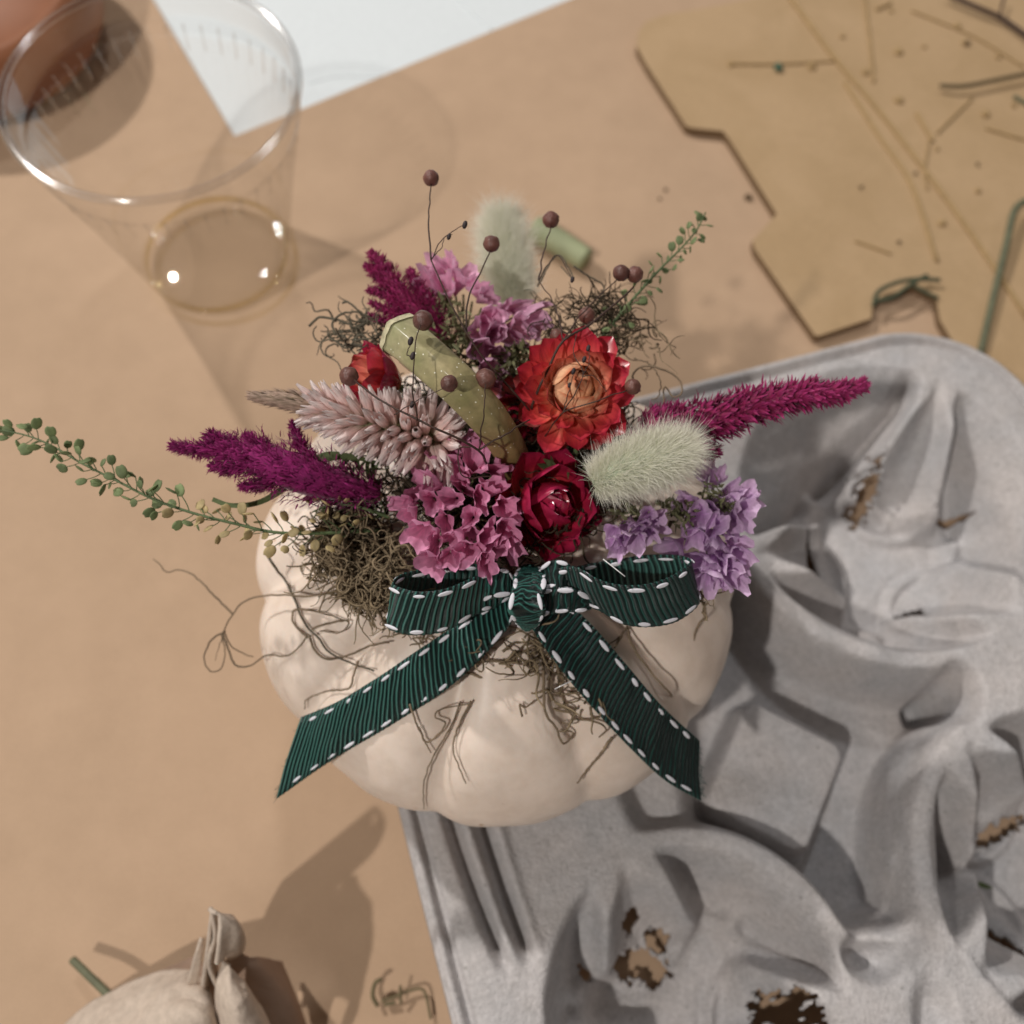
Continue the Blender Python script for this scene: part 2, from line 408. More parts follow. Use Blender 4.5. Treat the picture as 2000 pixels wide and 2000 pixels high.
# thickness of the pulp: an outer skin and a turned-down edge all round
mb = MB(); mb.add(vs, fs, uvs)
car = thing('drink_carrier', 'grey moulded pulp four-cup drink carrier with torn holes, under the cream pumpkin', 'drink carrier', CO + CU * CW / 2 + CV * CW / 2)
o = mb.obj('tray', M_PULP, car)
sm = o.modifiers.new('thickness', 'SOLIDIFY'); sm.thickness = .0014; sm.offset = -1 if o.data.polygons[0].normal.z > 0 else 1
mb = MB(); N = 220; ring = []
for k in range(N):
    t = 2 * PI * k / N; c, s_ = math.cos(t), math.sin(t)
    cu = CW / 2 + (CW / 2 - RC) * (1 if c > 0 else -1); cv = CW / 2 + (CW / 2 - RC) * (1 if s_ > 0 else -1)
    ring.append((cu + RC * c, cv + RC * s_))
full = []
for a, b in zip(ring, ring[1:] + ring[:1]):
    L = math.hypot(b[0] - a[0], b[1] - a[1]); m_ = max(1, int(L / 2))
    for k in range(m_): full.append((a[0] + (b[0] - a[0]) * k / m_, a[1] + (b[1] - a[1]) * k / m_))
vs = []; fs = []
for (u, v) in full:
    cxx = min(max(u, RC), CW - RC); cyy = min(max(v, RC), CW - RC); dx, dy = u - cxx, v - cyy; L = math.hypot(dx, dy)
    for (off, z) in ((-.5, 42.6), (.2, 42.3), (.7, 40.8), (1.0, 38.6), (.2, 38.4)):
        p = CB + CU * (u + dx / L * off) + CV * (v + dy / L * off); vs.append((p.x, p.y, z + .25 * noise.noise(Vector((u * .1, v * .1, 0)))))
m_ = 5; nn = len(full)
for k in range(nn):
    for q in range(m_ - 1): fs.append((k * m_ + q, k * m_ + q + 1, ((k + 1) % nn) * m_ + q + 1, ((k + 1) % nn) * m_ + q))
mb.add(vs, fs); mb.obj('rim', M_PULP, car)

# ------------------------------------------------------------------ pumpkin
PC = Vector((1.9, 98.0, 80.0)); PA = 69.5; PCZ = 41.0; NL = 11
def pk_point(th, ph, off=0):
    """surface point: th azimuth, ph latitude -90..90 deg in rad"""
    x = (th + PI / 2 - .03 + .05 * math.sin(2 * th + .7)) * NL / (2 * PI); f = abs(math.sin(PI * (x - .5)))
    groove = (1 - f) ** 2.0
    pole = abs(math.sin(ph))
    k = 1 - groove * (.040 + .11 * pole ** 2) * min(1, (1.02 - pole ** 8 * .6)) + .012 * noise.noise(Vector((math.cos(th) * 2.1, math.sin(th) * 2.1, ph * 1.7)))
    x_ = math.floor(x + 0.5)
    k *= 1 + .014 * math.sin(x_ * 12.9) * (1 - groove); k *= 1 + .008 * noise.noise(Vector((math.cos(th) * 6, math.sin(th) * 6, ph * 4.5)))
    rx = PA * math.cos(ph) ** .92 * k; z = PCZ * math.sin(ph) * (1 - .10 * groove)
    dim = math.exp(-(rx / 17.0) ** 2); z -= (12 * dim if z > 0 else -9 * dim)
    p = PC + Vector((rx * math.cos(th), rx * math.sin(th), z))
    if off: p += (p - PC).normalized() * off
    return p
mb = MB(); NT, NP = 264, 90; vs = []; fs = []; uv = []
for j in range(NP + 1):
    ph = -PI / 2 + PI * j / NP
    for i in range(NT):
        vs.append(pk_point(2 * PI * i / NT, max(min(ph, 1.5706), -1.5706))); uv.append((i / NT, j / NP))
for j in range(NP):
    for i in range(NT):
        i2 = (i + 1) % NT; fs.append((j * NT + i, j * NT + i2, (j + 1) * NT + i2, (j + 1) * NT + i))
mb.add(vs, fs, uv)
pk = thing('pumpkin', 'ribbed cream white pumpkin in the grey carrier, carrying the dried flowers and the green bow', 'pumpkin', PC - Vector((0, 0, PCZ)))
mb.obj('body', M_PUMPKIN, pk)
def pz(px, py, off=1.0):
    """height at which the view ray through that place meets the pumpkin (mm)"""
    for z in np.arange(122, 20, -.12):
        p = P(px, py, z); d = p - PC; r = math.hypot(d.x, d.y)
        th = math.atan2(d.y, d.x); lo = 0; 
        ph = math.atan2(d.z / PCZ, r / PA)
        q = pk_point(th, ph); 
        if (q - PC).length + off >= (p - PC).length: return float(z)
    return None
# curved five-ridged stem with a corky cut end
mb = MB(); sp = catmull([P(1018, 945, 112), P(1000, 893, 134), P(960, 828, 150), P(905, 765, 158), P(840, 705, 160), P(782, 655, 158)], 40)
vs = []; fs = []; uv = []; SEG = 40; x = None
for i, p in enumerate(sp):
    t = i / 39; d = (sp[min(i + 1, 39)] - sp[max(i - 1, 0)]).normalized()
    if x is None: x, y, _ = frame(d)
    else: x = (x - d * x.dot(d)).normalized()
    y = d.cross(x); rad = 3.4 + 1.05 * t
    for k in range(SEG):
        a = 2 * PI * k / SEG; tw = a + .25 * t
        c5 = abs(math.cos(2.5 * tw)) ; pa = (tw % (2 * PI / 5)) - PI / 5; rr = rad * (.80 * .93 / math.cos(pa) + .28 * (1 - .0 * c5)) * (1 + .02 * noise.noise(Vector((k * .3, t * 3, 0))))
        if i > 36: rr *= 1 + .02 * (i - 36)
        vs.append(p + (x * math.cos(a) + y * math.sin(a)) * rr); uv.append((k / SEG, t))
for i in range(39):
    for k in range(SEG):
        k2 = (k + 1) % SEG; fs.append((i * SEG + k, i * SEG + k2, (i + 1) * SEG + k2, (i + 1) * SEG + k))
mb.add(vs, fs, uv); st = mb.obj('stem', M_STEM, pk)
end = vs[-SEG:]; ce = sum(end, Vector()) / SEG; d = (sp[-1] - sp[-4]).normalized()
mb = MB(); vv = []; ff = []; rings_ = [1.06, 1.0, .8, .55, .3, .05]
for q, rr in enumerate(rings_):
    for k in range(SEG):
        p = ce + (end[k] - ce) * rr + d * ((-.9 if q == 0 else .9) + (0 if q < 2 else -.5 * (1 - rr)) + .45 * noise.noise(Vector((k * .5, q * 1.7, 3))))
        vv.append(p)
for q in range(len(rings_) - 1):
    for k in range(SEG):
        k2 = (k + 1) % SEG; ff.append((q * SEG + k, q * SEG + k2, (q + 1) * SEG + k2, (q + 1) * SEG + k))
mb.add(vv, ff); cut = link('cut_end', mb.mesh('cut_end', M_CORK)); cut.parent = st

# ------------------------------------------------------------------ more materials
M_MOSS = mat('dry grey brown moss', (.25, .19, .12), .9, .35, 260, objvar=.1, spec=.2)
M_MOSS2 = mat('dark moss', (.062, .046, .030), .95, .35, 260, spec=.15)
M_STRAND = mat('curly moss strand', (.235, .175, .115), .85, .3, 200, spec=.25)
M_STRAND_D = mat('grey moss strand', (.12, .105, .075), .85, .3, 200, spec=.25)
M_TWIG = mat('dark brown wire stem', (.055, .028, .02), .55, .3, 400, spec=.4)
M_BERRY = mat('brown berry skin', (.155, .062, .048), .42, .35, 700, bump=.35, bscale=1400, spec=.5, objvar=.25)
M_BUD = mat('dark bud', (.035, .024, .026), .6, .2, 900)
M_RED = mat('orange red papery bract', (.5, .05, .02), .34, .18, 500, spec=.55, coat=.25, trans=.18, objvar=.18, streak=9,
            uvramp=[(0, (.92, .52, .28)), (.34, (.88, .28, .17)), (.64, (.80, .085, .085)), (1, (.56, .022, .065))])
M_PEACH = mat('peach papery bract', (.8, .3, .1), .30, .15, 500, spec=.55, coat=.3, trans=.15, objvar=.10, streak=9,
              uvramp=[(0, (.82, .34, .14)), (.40, (.95, .60, .38)), (.85, (.95, .56, .33)), (1, (.66, .16, .07))])
M_SALMON = mat('salmon papery bract', (.8, .3, .2), .30, .15, 500, spec=.55, coat=.3, trans=.12, objvar=.15, streak=8,
              uvramp=[(0, (.80, .30, .16)), (.55, (.86, .38, .25)), (.8, (.80, .20, .14)), (1, (.42, .02, .03))])
M_PINKB = mat('pale pink papery bract', (.6, .2, .2), .34, .2, 500, spec=.5, coat=.2, trans=.2, objvar=.2, streak=8,
              uvramp=[(0, (.55, .28, .18)), (.5, (.50, .17, .15)), (1, (.42, .06, .06))])
M_CRIM = mat('crimson papery bract', (.3, .01, .03), .22, .25, 400, spec=.6, coat=.6, trans=.10, objvar=.25, streak=7,
             uvramp=[(0, (.72, .40, .16)), (.22, (.55, .06, .05)), (.6, (.50, .020, .060)), (1, (.42, .022, .085))])
M_CRIM_D = mat('dark crimson inner bract', (.30, .010, .030), .24, .25, 400, spec=.6, coat=.4, objvar=.25)
M_DISC = mat('orange brown florets', (.42, .16, .035), .8, .5, 900)
M_MAG = mat('magenta celosia', (.175, .010, .085), .72, .35, 500, spec=.2, sheen=.3, trans=.2,
            uvramp=[(0, (.17, .010, .075)), (.5, (.32, .018, .16)), (1, (.44, .045, .22))])
M_MAG_R = mat('red magenta celosia', (.175, .010, .085), .6, .35, 500, spec=.3, sheen=.2, trans=.2,
            uvramp=[(0, (.16, .010, .04)), (.5, (.33, .018, .11)), (1, (.44, .04, .20))])
M_WHEAT = mat('pale pink celosia floret', (.6, .4, .4), .5, .12, 500, spec=.35, trans=.25, objvar=.12, streak=5,
              uvramp=[(0, (.42, .42, .20)), (.2, (.80, .64, .54)), (.5, (.92, .68, .64)), (1, (.96, .88, .86))])
M_WHEAT_T = mat('brown celosia tip', (.30, .2, .12), .75, .3, 500, uvramp=[(0, (.20, .16, .09)), (1, (.56, .40, .32))])
M_FUR = mat('pale green fluff', (.6, .62, .48), .6, .05, 300, spec=.3, trans=.3, uvramp=[(0, (.54, .57, .40)), (.35, (.80, .80, .66)), (1, (.94, .91, .84))])
M_CORE = mat('bunny tail core', (.45, .54, .40), .9, .2, 500)
M_PINK = mat('pink statice paper', (.5, .13, .25), .65, .22, 500, spec=.2, trans=.28, objvar=.16, streak=14,
             uvramp=[(0, (.56, .17, .30)), (.4, (.76, .27, .46)), (1, (.84, .38, .58))])
M_PINK2 = mat('light pink statice paper', (.55, .2, .35), .65, .22, 500, spec=.2, trans=.32, objvar=.16, streak=18,
             uvramp=[(0, (.58, .22, .36)), (.4, (.78, .36, .55)), (1, (.88, .52, .70))])
M_LAV = mat('lavender statice paper', (.45, .28, .55), .65, .2, 500, spec=.2, trans=.32, objvar=.14, streak=14,
            uvramp=[(0, (.50, .26, .54)), (.4, (.70, .44, .74)), (1, (.82, .60, .84))])
M_CALYX = mat('green brown calyx', (.20, .20, .10), .8, .4, 600, objvar=.3)
M_LEAF = mat('dull green leaf', (.11, .145, .06), .7, .3, 500, spec=.3, trans=.15)
M_PODG = mat('green pepper grass pod', (.27, .34, .16), .6, .25, 900, spec=.3, trans=.3, objvar=.3)
M_PODY = mat('straw yellow pod', (.62, .50, .26), .6, .25, 900, spec=.35, trans=.3, objvar=.3)
M_SPRIG = mat('green sprig stem', (.10, .145, .06), .6, .2, 500)
M_STITCH = mat('white stitch thread', (.76, .76, .82), .55, .06, 900, spec=.3)
M_GLUE = mat('glassy pin', (.8, .8, .8), .15, .02, 300, spec=.8)
def ribbon_mat():
    m = bpy.data.materials.new('dark green grosgrain ribbon'); m.use_nodes = True; t = m.node_tree; b = t.nodes['Principled BSDF']
    u = node(t, 'ShaderNodeTexCoord'); sp_ = node(t, 'ShaderNodeSeparateXYZ'); t.links.new(u.outputs['UV'], sp_.inputs[0])
    m1 = node(t, 'ShaderNodeMath', operation='MULTIPLY'); m1.inputs[1].default_value = 2 * PI; t.links.new(sp_.outputs[0], m1.inputs[0])
    m2 = node(t, 'ShaderNodeMath', operation='SINE'); t.links.new(m1.outputs[0], m2.inputs[0])
    m3 = node(t, 'ShaderNodeMath', operation='MULTIPLY_ADD'); m3.inputs[1].default_value = .5; m3.inputs[2].default_value = .5; t.links.new(m2.outputs[0], m3.inputs[0])
    col = ramp(t, m3.outputs[0], [(0.0, (.0008, .003, .003)), (.60, (.0015, .010, .009)), (.86, (.004, .032, .027)), (1, (.04, .17, .14))])  # shade in the rib valleys and highlights on the crests, painted into the colour
    # twisted-thread beads on the ribs
    m4 = node(t, 'ShaderNodeMath', operation='MULTIPLY'); m4.inputs[1].default_value = 2 * PI * 34; t.links.new(sp_.outputs[1], m4.inputs[0])
    m5 = node(t, 'ShaderNodeMath', operation='SINE'); t.links.new(m4.outputs[0], m5.inputs[0])
    bp = node(t, 'ShaderNodeBump'); bp.inputs['Strength'].default_value = .5; bp.inputs['Distance'].default_value = .0002
    t.links.new(m5.outputs[0], bp.inputs['Height']); t.links.new(bp.outputs[0], b.inputs['Normal'])
    t.links.new(col, b.inputs['Base Color']); b.inputs['Roughness'].default_value = .36; b.inputs['Specular IOR Level'].default_value = .45
    b.inputs['Sheen Weight'].default_value = .12; b.inputs['Sheen Tint'].default_value = (.3, .8, .7, 1)
    return m
M_RIB = ribbon_mat()

# ------------------------------------------------------------------ moss
def curl(p, L, r, m, mb, flat=.5, turns=1.0, bias=None):
    d = rvec(); d.z *= flat
    if bias is not None: d += bias
    d.normalize(); ax = rvec(); ax.z += 1; ax.normalize(); pts = [p.copy()]; k = rnd(-1, 1) * .5 * turns
    steps = 12
    for i in range(steps):
        k += rnd(-.25, .25) * turns; k = max(-1.1, min(1.1, k))
        d = (Matrix.Rotation(k, 3, ax) @ d + rvec(.12)); d.z *= .92; d.normalize()
        pts.append(pts[-1] + d * (L / steps))
    tube(mb, pts, lambda t: r * (1 - .5 * t), 4, m, cap=False)
mb = MB()
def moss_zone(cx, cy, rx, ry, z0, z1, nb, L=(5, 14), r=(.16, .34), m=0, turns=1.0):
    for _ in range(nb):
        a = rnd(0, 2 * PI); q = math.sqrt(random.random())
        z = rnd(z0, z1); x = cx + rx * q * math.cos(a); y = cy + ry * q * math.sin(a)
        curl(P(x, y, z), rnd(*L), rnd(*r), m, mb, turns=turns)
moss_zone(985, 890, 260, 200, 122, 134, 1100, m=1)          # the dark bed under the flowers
moss_zone(690, 1075, 95, 75, 119, 131, 400, L=(4, 11))      # left tangle
moss_zone(770, 1150, 80, 70, 119, 128, 150, L=(4, 11))
moss_zone(690, 1000, 70, 60, 121, 131, 200, L=(3, 8), m=1)
moss_zone(720, 1140, 50, 50, 120, 127, 160, L=(5, 13))
moss_zone(1150, 625, 95, 55, 128, 146, 190, L=(4, 13), r=(.14, .28), m=1, turns=.8)
moss_zone(1235, 665, 60, 40, 128, 142, 40, L=(6, 14), r=(.16, .30), turns=1.1)
moss_zone(705, 650, 60, 40, 130, 142, 70, L=(5, 13), r=(.2, .36), m=2, turns=1.1)
moss_zone(1370, 1160, 22, 45, 116, 128, 26, L=(3, 8), r=(.16, .3))
moss_zone(1000, 1270, 110, 36, 114, 121, 75, L=(6, 15), r=(.22, .4))
moss_zone(860, 1235, 90, 30, 114, 121, 45, L=(5, 14), r=(.2, .36))
moss_zone(1110, 1340, 60, 60, 108, 114, 26, L=(6, 16), r=(.25, .42))
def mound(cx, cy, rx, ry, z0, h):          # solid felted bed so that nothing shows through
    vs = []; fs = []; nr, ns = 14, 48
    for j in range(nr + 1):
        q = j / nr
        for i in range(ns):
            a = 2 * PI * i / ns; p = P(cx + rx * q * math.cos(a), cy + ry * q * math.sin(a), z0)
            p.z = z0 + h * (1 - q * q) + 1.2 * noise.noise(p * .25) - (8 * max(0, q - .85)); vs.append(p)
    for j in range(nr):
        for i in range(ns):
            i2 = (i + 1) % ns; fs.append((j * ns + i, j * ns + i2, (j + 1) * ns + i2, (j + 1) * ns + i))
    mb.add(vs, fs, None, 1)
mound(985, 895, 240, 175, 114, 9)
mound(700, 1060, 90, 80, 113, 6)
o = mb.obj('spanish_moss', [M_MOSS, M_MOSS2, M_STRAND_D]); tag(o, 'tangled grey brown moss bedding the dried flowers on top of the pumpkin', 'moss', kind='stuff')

def strand(pts, r=.30, label='', m=None, lie=False, n=40, wob=.25):
    q = [P(x, y, (z if z is not None else (pz(x, y) or 70) + .6)) for x, y, z in pts]
    c = catmull(q, n)
    sd = rnd(0, 99)
    for i in range(1, n - 1): c[i] = c[i] + Vector((noise.noise(Vector((i * .45, sd, 0))), noise.noise(Vector((i * .45, sd, 5))), 0)) * wob
    mb = MB(); tube(mb, c, lambda t: r * (1 - .45 * t) * (1 + .2 * math.sin(i * 2)), 6)
    o = mb.obj('moss_strand', m or M_STRAND)
    return tag(o, label, 'moss strand', 'loose curly moss strands around the pumpkin')
N_ = None
strand([(455, 1200, 96), (415, 1160, 97), (380, 1125, 98), (350, 1113, 98), (325, 1117, 98), (310, 1100, 98), (299, 1092, 98)], .27, 'wavy moss strand reaching far left past the pumpkin, ending in a hook')
strand([(720, 1195, 118), (690, 1180, 117), (650, 1160, 115), (600, 1165, 112), (560, 1162, 110), (505, 1165, 103), (470, 1180, 99), (445, 1215, 97), (435, 1240, 96)], .32, 'moss strand arching left from the tangle across the pumpkin side')
strand([(440, 1232, 96), (412, 1252, 95), (399, 1285, 94), (412, 1312, 93), (432, 1305, 93), (440, 1275, 94), (432, 1240, 96)], .25, 'closed teardrop loop of moss strand left of the pumpkin')
strand([(436, 1236, 96), (428, 1262, 95), (420, 1290, 94)], .2, 'short straight moss strand inside the teardrop loop', n=14)
strand([(436, 1232, 96), (452, 1262, 95), (475, 1277, 95), (495, 1283, 95)], .22, 'thin moss strand fanning right beside the teardrop loop', n=18)
strand([(434, 1236, 96), (448, 1275, 95), (462, 1300, 94), (490, 1300, 95), (520, 1280, 97), (560, 1281, 100), (585, 1262, 104), (600, 1240, N_)], .28, 'moss strand dipping below the teardrop loop and back on to the pumpkin')
strand([(519, 1080, 110), (535, 1105, 110), (555, 1130, N_), (575, 1170, N_), (590, 1210, N_), (620, 1245, N_), (645, 1275, N_), (690, 1297, N_), (730, 1310, N_)], .34, 'long dark moss strand running down the left side of the pumpkin', m=M_STRAND_D)
strand([(600, 1245, N_), (575, 1220, N_), (572, 1195, N_), (590, 1190, N_), (640, 1200, N_), (680, 1215, N_)], .27, 'hooked moss strand on the left side of the pumpkin')
strand([(605, 1240, N_), (615, 1270, N_), (640, 1287, N_), (680, 1280, N_), (720, 1262, N_), (760, 1255, 116)], .3, 'moss strand curving under the left moss tangle')
strand([(610, 1230, N_), (625, 1222, N_), (680, 1212, N_), (665, 1235, N_), (625, 1232, N_)], .25, 'flattened small loop of moss strand on the pumpkin')
strand([(700, 1290, N_), (690, 1320, N_), (680, 1345, N_), (640, 1350, N_), (600, 1365, N_), (595, 1385, N_)], .25, 'moss strand stepping down to the left ribbon tail')
strand([(800, 1375, N_), (812, 1410, N_), (828, 1445, N_), (842, 1470, N_)], .25, 'short moss strand hanging below the left ribbon tail')
strand([(818, 1420, N_), (835, 1450, N_), (870, 1415, N_), (850, 1400, N_), (862, 1385, N_), (915, 1375, N_)], .25, 'bent moss strand with a sharp hook below the left ribbon tail')
strand([(900, 1370, N_), (880, 1420, N_), (845, 1480, N_), (828, 1530, N_), (828, 1580, N_)], .22, 'thin moss strand trailing far down the pumpkin front')
strand([(920, 1370, N_), (895, 1420, N_), (885, 1460, N_), (895, 1495, N_), (910, 1530, N_)], .27, 'moss strand bowing right down the pumpkin front')
strand([(1020, 1400, N_), (1015, 1375, N_), (1025, 1382, N_), (1045, 1368, N_), (1080, 1345, N_)], .25, 'small fish-hook moss strand on the pumpkin front')
strand([(1060, 1270, 117), (1062, 1330, N_), (1065, 1390, N_), (1085, 1420, N_), (1100, 1452, N_), (1120, 1432, N_), (1095, 1425, N_)], .36, 'thick moss strand with a diamond kink below the bow knot')
strand([(1050, 1240, 118), (1085, 1290, 115), (1095, 1350, N_), (1120, 1400, N_), (1165, 1410, N_), (1185, 1425, N_), (1170, 1440, N_)], .38, 'thick moss strand curling left of the right ribbon tail')
strand([(1195, 1440, N_), (1175, 1470, N_), (1150, 1500, N_), (1127, 1530, N_)], .36, 'stubby straight moss strand low on the pumpkin front')
strand([(1100, 1250, 118), (1130, 1300, 115), (1150, 1330, N_), (1190, 1350, N_)], .36, 'moss strand tucked under the right ribbon tail')
strand([(940, 1290, 117), (990, 1290, 117), (1040, 1265, 117), (1090, 1270, 117), (1130, 1300, 115)], .36, 'moss strand crossing beneath the bow knot')
strand([(900, 1310, 114), (960, 1325, 114), (1010, 1305, 115), (1050, 1290, 116)], .34, 'moss strand following the lower edge of the left ribbon tail')
strand([(1226, 1225, N_), (1235, 1260, N_), (1270, 1310, N_), (1305, 1350, N_), (1328, 1380, 84), (1322, 1396, 86), (1290, 1402, 90), (1272, 1398, 91)], .27, 'long moss strand bending over the right ribbon tail')
strand([(1225, 1222, N_), (1200, 1265, N_), (1215, 1240, N_), (1170, 1275, N_)], .25, 'short forked moss strand under the right bow loop')
strand([(1368, 1165, 112), (1378, 1200, 108), (1362, 1225, 106), (1352, 1262, 103)], .35, 'knotted moss strand hanging right of the bow')
strand([(1250, 765, 138), (1235, 735, 140), (1255, 715, 141), (1290, 720, 141), (1325, 740, 140), (1332, 765, 139), (1315, 775, 138), (1300, 755, 138), (1295, 770, 138), (1300, 805, 137)], .3, 'looping moss strand above the right magenta plume')
strand([(1238, 700, 140), (1270, 712, 140), (1290, 745, 139), (1285, 775, 138), (1272, 780, 138)], .22, 'thin moss hoop right of the orange red strawflower')
strand([(603, 637, 138), (625, 620, 139), (660, 625, 140), (700, 645, 140), (735, 690, 138)], .34, 'pointed grey moss strand at the upper left of the stem', m=M_STRAND_D)
strand([(655, 655, 139), (650, 630, 140), (670, 612, 141), (700, 610, 141), (720, 625, 140), (735, 650, 139)], .3, 'arched grey moss strand above the small red bud', m=M_STRAND_D)
strand([(668, 592, 141), (680, 590, 141), (705, 610, 141), (740, 630, 140)], .28, 'short grey moss strand left of the dark magenta plume', m=M_STRAND_D)
strand([(645, 650, 138), (628, 670, 138), (630, 690, 138), (655, 705, 138), (668, 725, 139)], .22, 'thin grey moss strand curving down to the red bud', m=M_STRAND_D)
strand([(1050, 560, 140), (1065, 530, 142), (1085, 500, 143), (1100, 505, 143), (1120, 545, 142), (1095, 520, 142)], .25, 'wiry moss strand in front of the green offcut', m=M_STRAND_D)
strand([(1120, 520, 142), (1150, 540, 140), (1180, 560, 138), (1165, 600, 138), (1150, 640, 138)], .25, 'wiry moss strand left of the right pepper grass', m=M_STRAND_D)

# ------------------------------------------------------------------ petals and strawflowers
def petal_mesh(name, L, Wd, bend, cup, m, point=.35, nl=9, nw=6, notch=0):
    vs = []; fs = []; uv = []
    z = 0; y = 0; sd = rnd(0, 99)
    prof = []
    for i in range(nl + 1):
        t = i / nl; a = bend * t
        prof.append((y, z, a)); y += L / nl * math.cos(a); z += L / nl * math.sin(a)
    for i, (yy, zz, a) in enumerate(prof):
        t = i / nl; w = Wd * (.42 + .58 * math.sin(PI * min(1, t * 1.15) ** .9 * .5 + 0)) * (1 if t < 1 - point else math.sqrt(max(0, 1 - ((t - 1 + point) / point) ** 2)) * .94 + .04)
        for k in range(nw + 1):
            s = k / nw * 2 - 1
            x = s * w; c = cup * s * s * w; rp = .10 * Wd * noise.noise(Vector((s * 1.6, t * 3, sd)))
            nx, nz = -math.sin(a), math.cos(a)
            vs.append((x, yy + nx * (c + rp), zz + nz * (c + rp))); uv.append((k / nw, t))
    for i in range(nl):
        for k in range(nw):
            q = i * (nw + 1) + k; fs.append((q, q + 1, q + nw + 2, q + nw + 1))
    mb = MB(); mb.add(vs, fs, uv); me = mb.mesh(name, m); return me
def put(name, me, parent, pos, M3, scale=1.0):
    o = bpy.data.objects.new(name, me); C.objects.link(o); o.parent = parent
    o.matrix_parent_inverse = Matrix.Translation(-parent.location)
    o.matrix_world = Matrix.Identity(4)
    m = M3.to_4x4(); m.translation = pos * S
    o.matrix_basis = m @ Matrix.Scale(scale, 4)
    return o
def strawflower(label, c, axis, layers, disc_r=0, disc_m=None, stem_to=None, seed=1, spin=0, k_=1.0):
    """layers: (count, base radius, petal length, half width, opening angle from the axis in degrees, bend, cup, material, base height)"""
    random.seed(seed)
    t = thing('strawflower', label, 'strawflower', c, 'strawflowers in the bouquet')
    B = basis(axis, Vector((0, 1, 0))); az0 = spin
    for (cnt, r0, L, Wd, op, bend, cup, m, h) in layers:
        r0, L, Wd, h = r0 * k_, L * k_, Wd * k_, h * k_
        mes = [petal_mesh('petal', L, Wd, bend, cup, m) for _ in range(2)]
        for k in range(cnt):
            az = az0 + 2 * PI * k / cnt + rnd(-.10, .10); oa = math.radians(op + rnd(-5, 5))
            # petal local: +Y along, +Z up (towards axis)
            Rm = Matrix.Rotation(az, 3, 'Z') @ Matrix.Rotation(PI / 2 - oa, 3, 'X')
            pos = Matrix.Rotation(az, 3, 'Z') @ Vector((0, r0, h))
            put('petal', random.choice(mes), t, c + B @ pos, B @ Rm @ Matrix.Rotation(rnd(-.12, .12), 3, 'Y'), rnd(.88, 1.08))
        az0 += PI / max(cnt, 1) + .3
    if disc_r:
        mb = MB()
        for k in range(60):
            a = k * 2.4; q = math.sqrt(k / 60) * disc_r; p = c + B @ Vector((q * math.cos(a), q * math.sin(a), rnd(1.0, 1.8) + layers[-1][8] + 2 - q * .15))
            ball(mb, p, rnd(.22, .36), 6, 4, (1, 1, 2.2), B)
        mb.obj('disc', disc_m or M_DISC, t)
    if stem_to is not None:
        mb = MB(); tube(mb, catmull([c - B @ Vector((0, 0, .5)), (c + stem_to) / 2 + rvec(.5), stem_to], 10), .7, 6); mb.obj('stem', M_SPRIG, t)
    return t
RD = math.radians
c = P(1116, 768, 143)
ax = (TOCAM(c) + Vector((.20, .26, 0))).normalized()
strawflower('large open orange red strawflower with a peach centre, right of the curved stem', c, ax, [
    (9, 2.6, 10.4, 3.5, 88, .22, .32, M_PINKB, -1.6),
    (13, 2.5, 11.6, 3.0, 80, .34, .38, M_RED, -.8),
    (13, 2.5, 10.8, 3.0, 64, .42, .42, M_RED, 0),
    (10, 2.5, 9.6, 3.3, 46, .62, .45, M_SALMON, .3),
    (10, 4.0, 9.8, 3.6, 28, 1.25, .50, M_PEACH, .2),
    (9, 3.4, 9.0, 3.2, 14, 1.25, .50, M_PEACH, .7),
    (8, 2.6, 8.6, 2.7, 6, 1.0, .50, M_PEACH, 1.0)], 1.5, M_DISC, P(1080, 850, 122), 11, k_=1.17)
c = P(1050, 988, 129)
ax = (TOCAM(c) * .9 + Vector((.42, .05, 0))).normalized()
strawflower('crimson half-closed strawflower directly above the bow knot', c, ax, [
    (8, 2.4, 11.0, 4.2, 64, .48, .40, M_CRIM, -1.2),
    (7, 2.6, 11.2, 4.4, 42, .72, .45, M_CRIM, -.4),
    (6, 2.8, 10.6, 4.4, 22, 1.0, .50, M_CRIM, 0),
    (5, 2.6, 10.2, 4.0, 12, 1.1, .55, M_CRIM, .5),
    (5, 1.9, 9.4, 3.2, 5, .95, .55, M_CRIM_D, .8),
    (4, 1.1, 8.6, 2.2, 2, .6, .50, M_CRIM_D, 1.0)], 0, None, P(1030, 960, 120), 23, k_=1.36)
c = P(768, 748, 141)
ax = (TOCAM(c) * .75 + Vector((-.8, .35, 0))).normalized()
strawflower('small closed red bud with salmon bracts, left of the curved stem', c, ax, [
    (8, 1.6, 9.0, 2.5, 44, .45, .35, M_CRIM, -.8),
    (7, 1.7, 9.0, 3.0, 34, .75, .40, M_RED, -.2),
    (6, 1.6, 9.0, 3.2, 18, .80, .45, M_SALMON, .2),
    (6, 1.1, 8.2, 2.2, 8, .55, .5, M_SALMON, .5)], 0, None, P(850, 800, 122), 31, k_=1.35)
c = P(1010, 800, 130)
strawflower('pale pink glossy strawflower mostly hidden between the curved stem and the large orange red one', c, (TOCAM(c) + Vector((-.2, -.5, 0))).normalized(), [
    (9, 2.0, 8.5, 2.7, 75, .25, .3, M_PINKB, -.6), (8, 1.8, 8.0, 2.5, 50, .4, .4, M_CRIM, 0), (7, 1.2, 6.5, 2.0, 25, .6, .45, M_CRIM_D, .4)], 0, None, P(1010, 850, 120), 37)

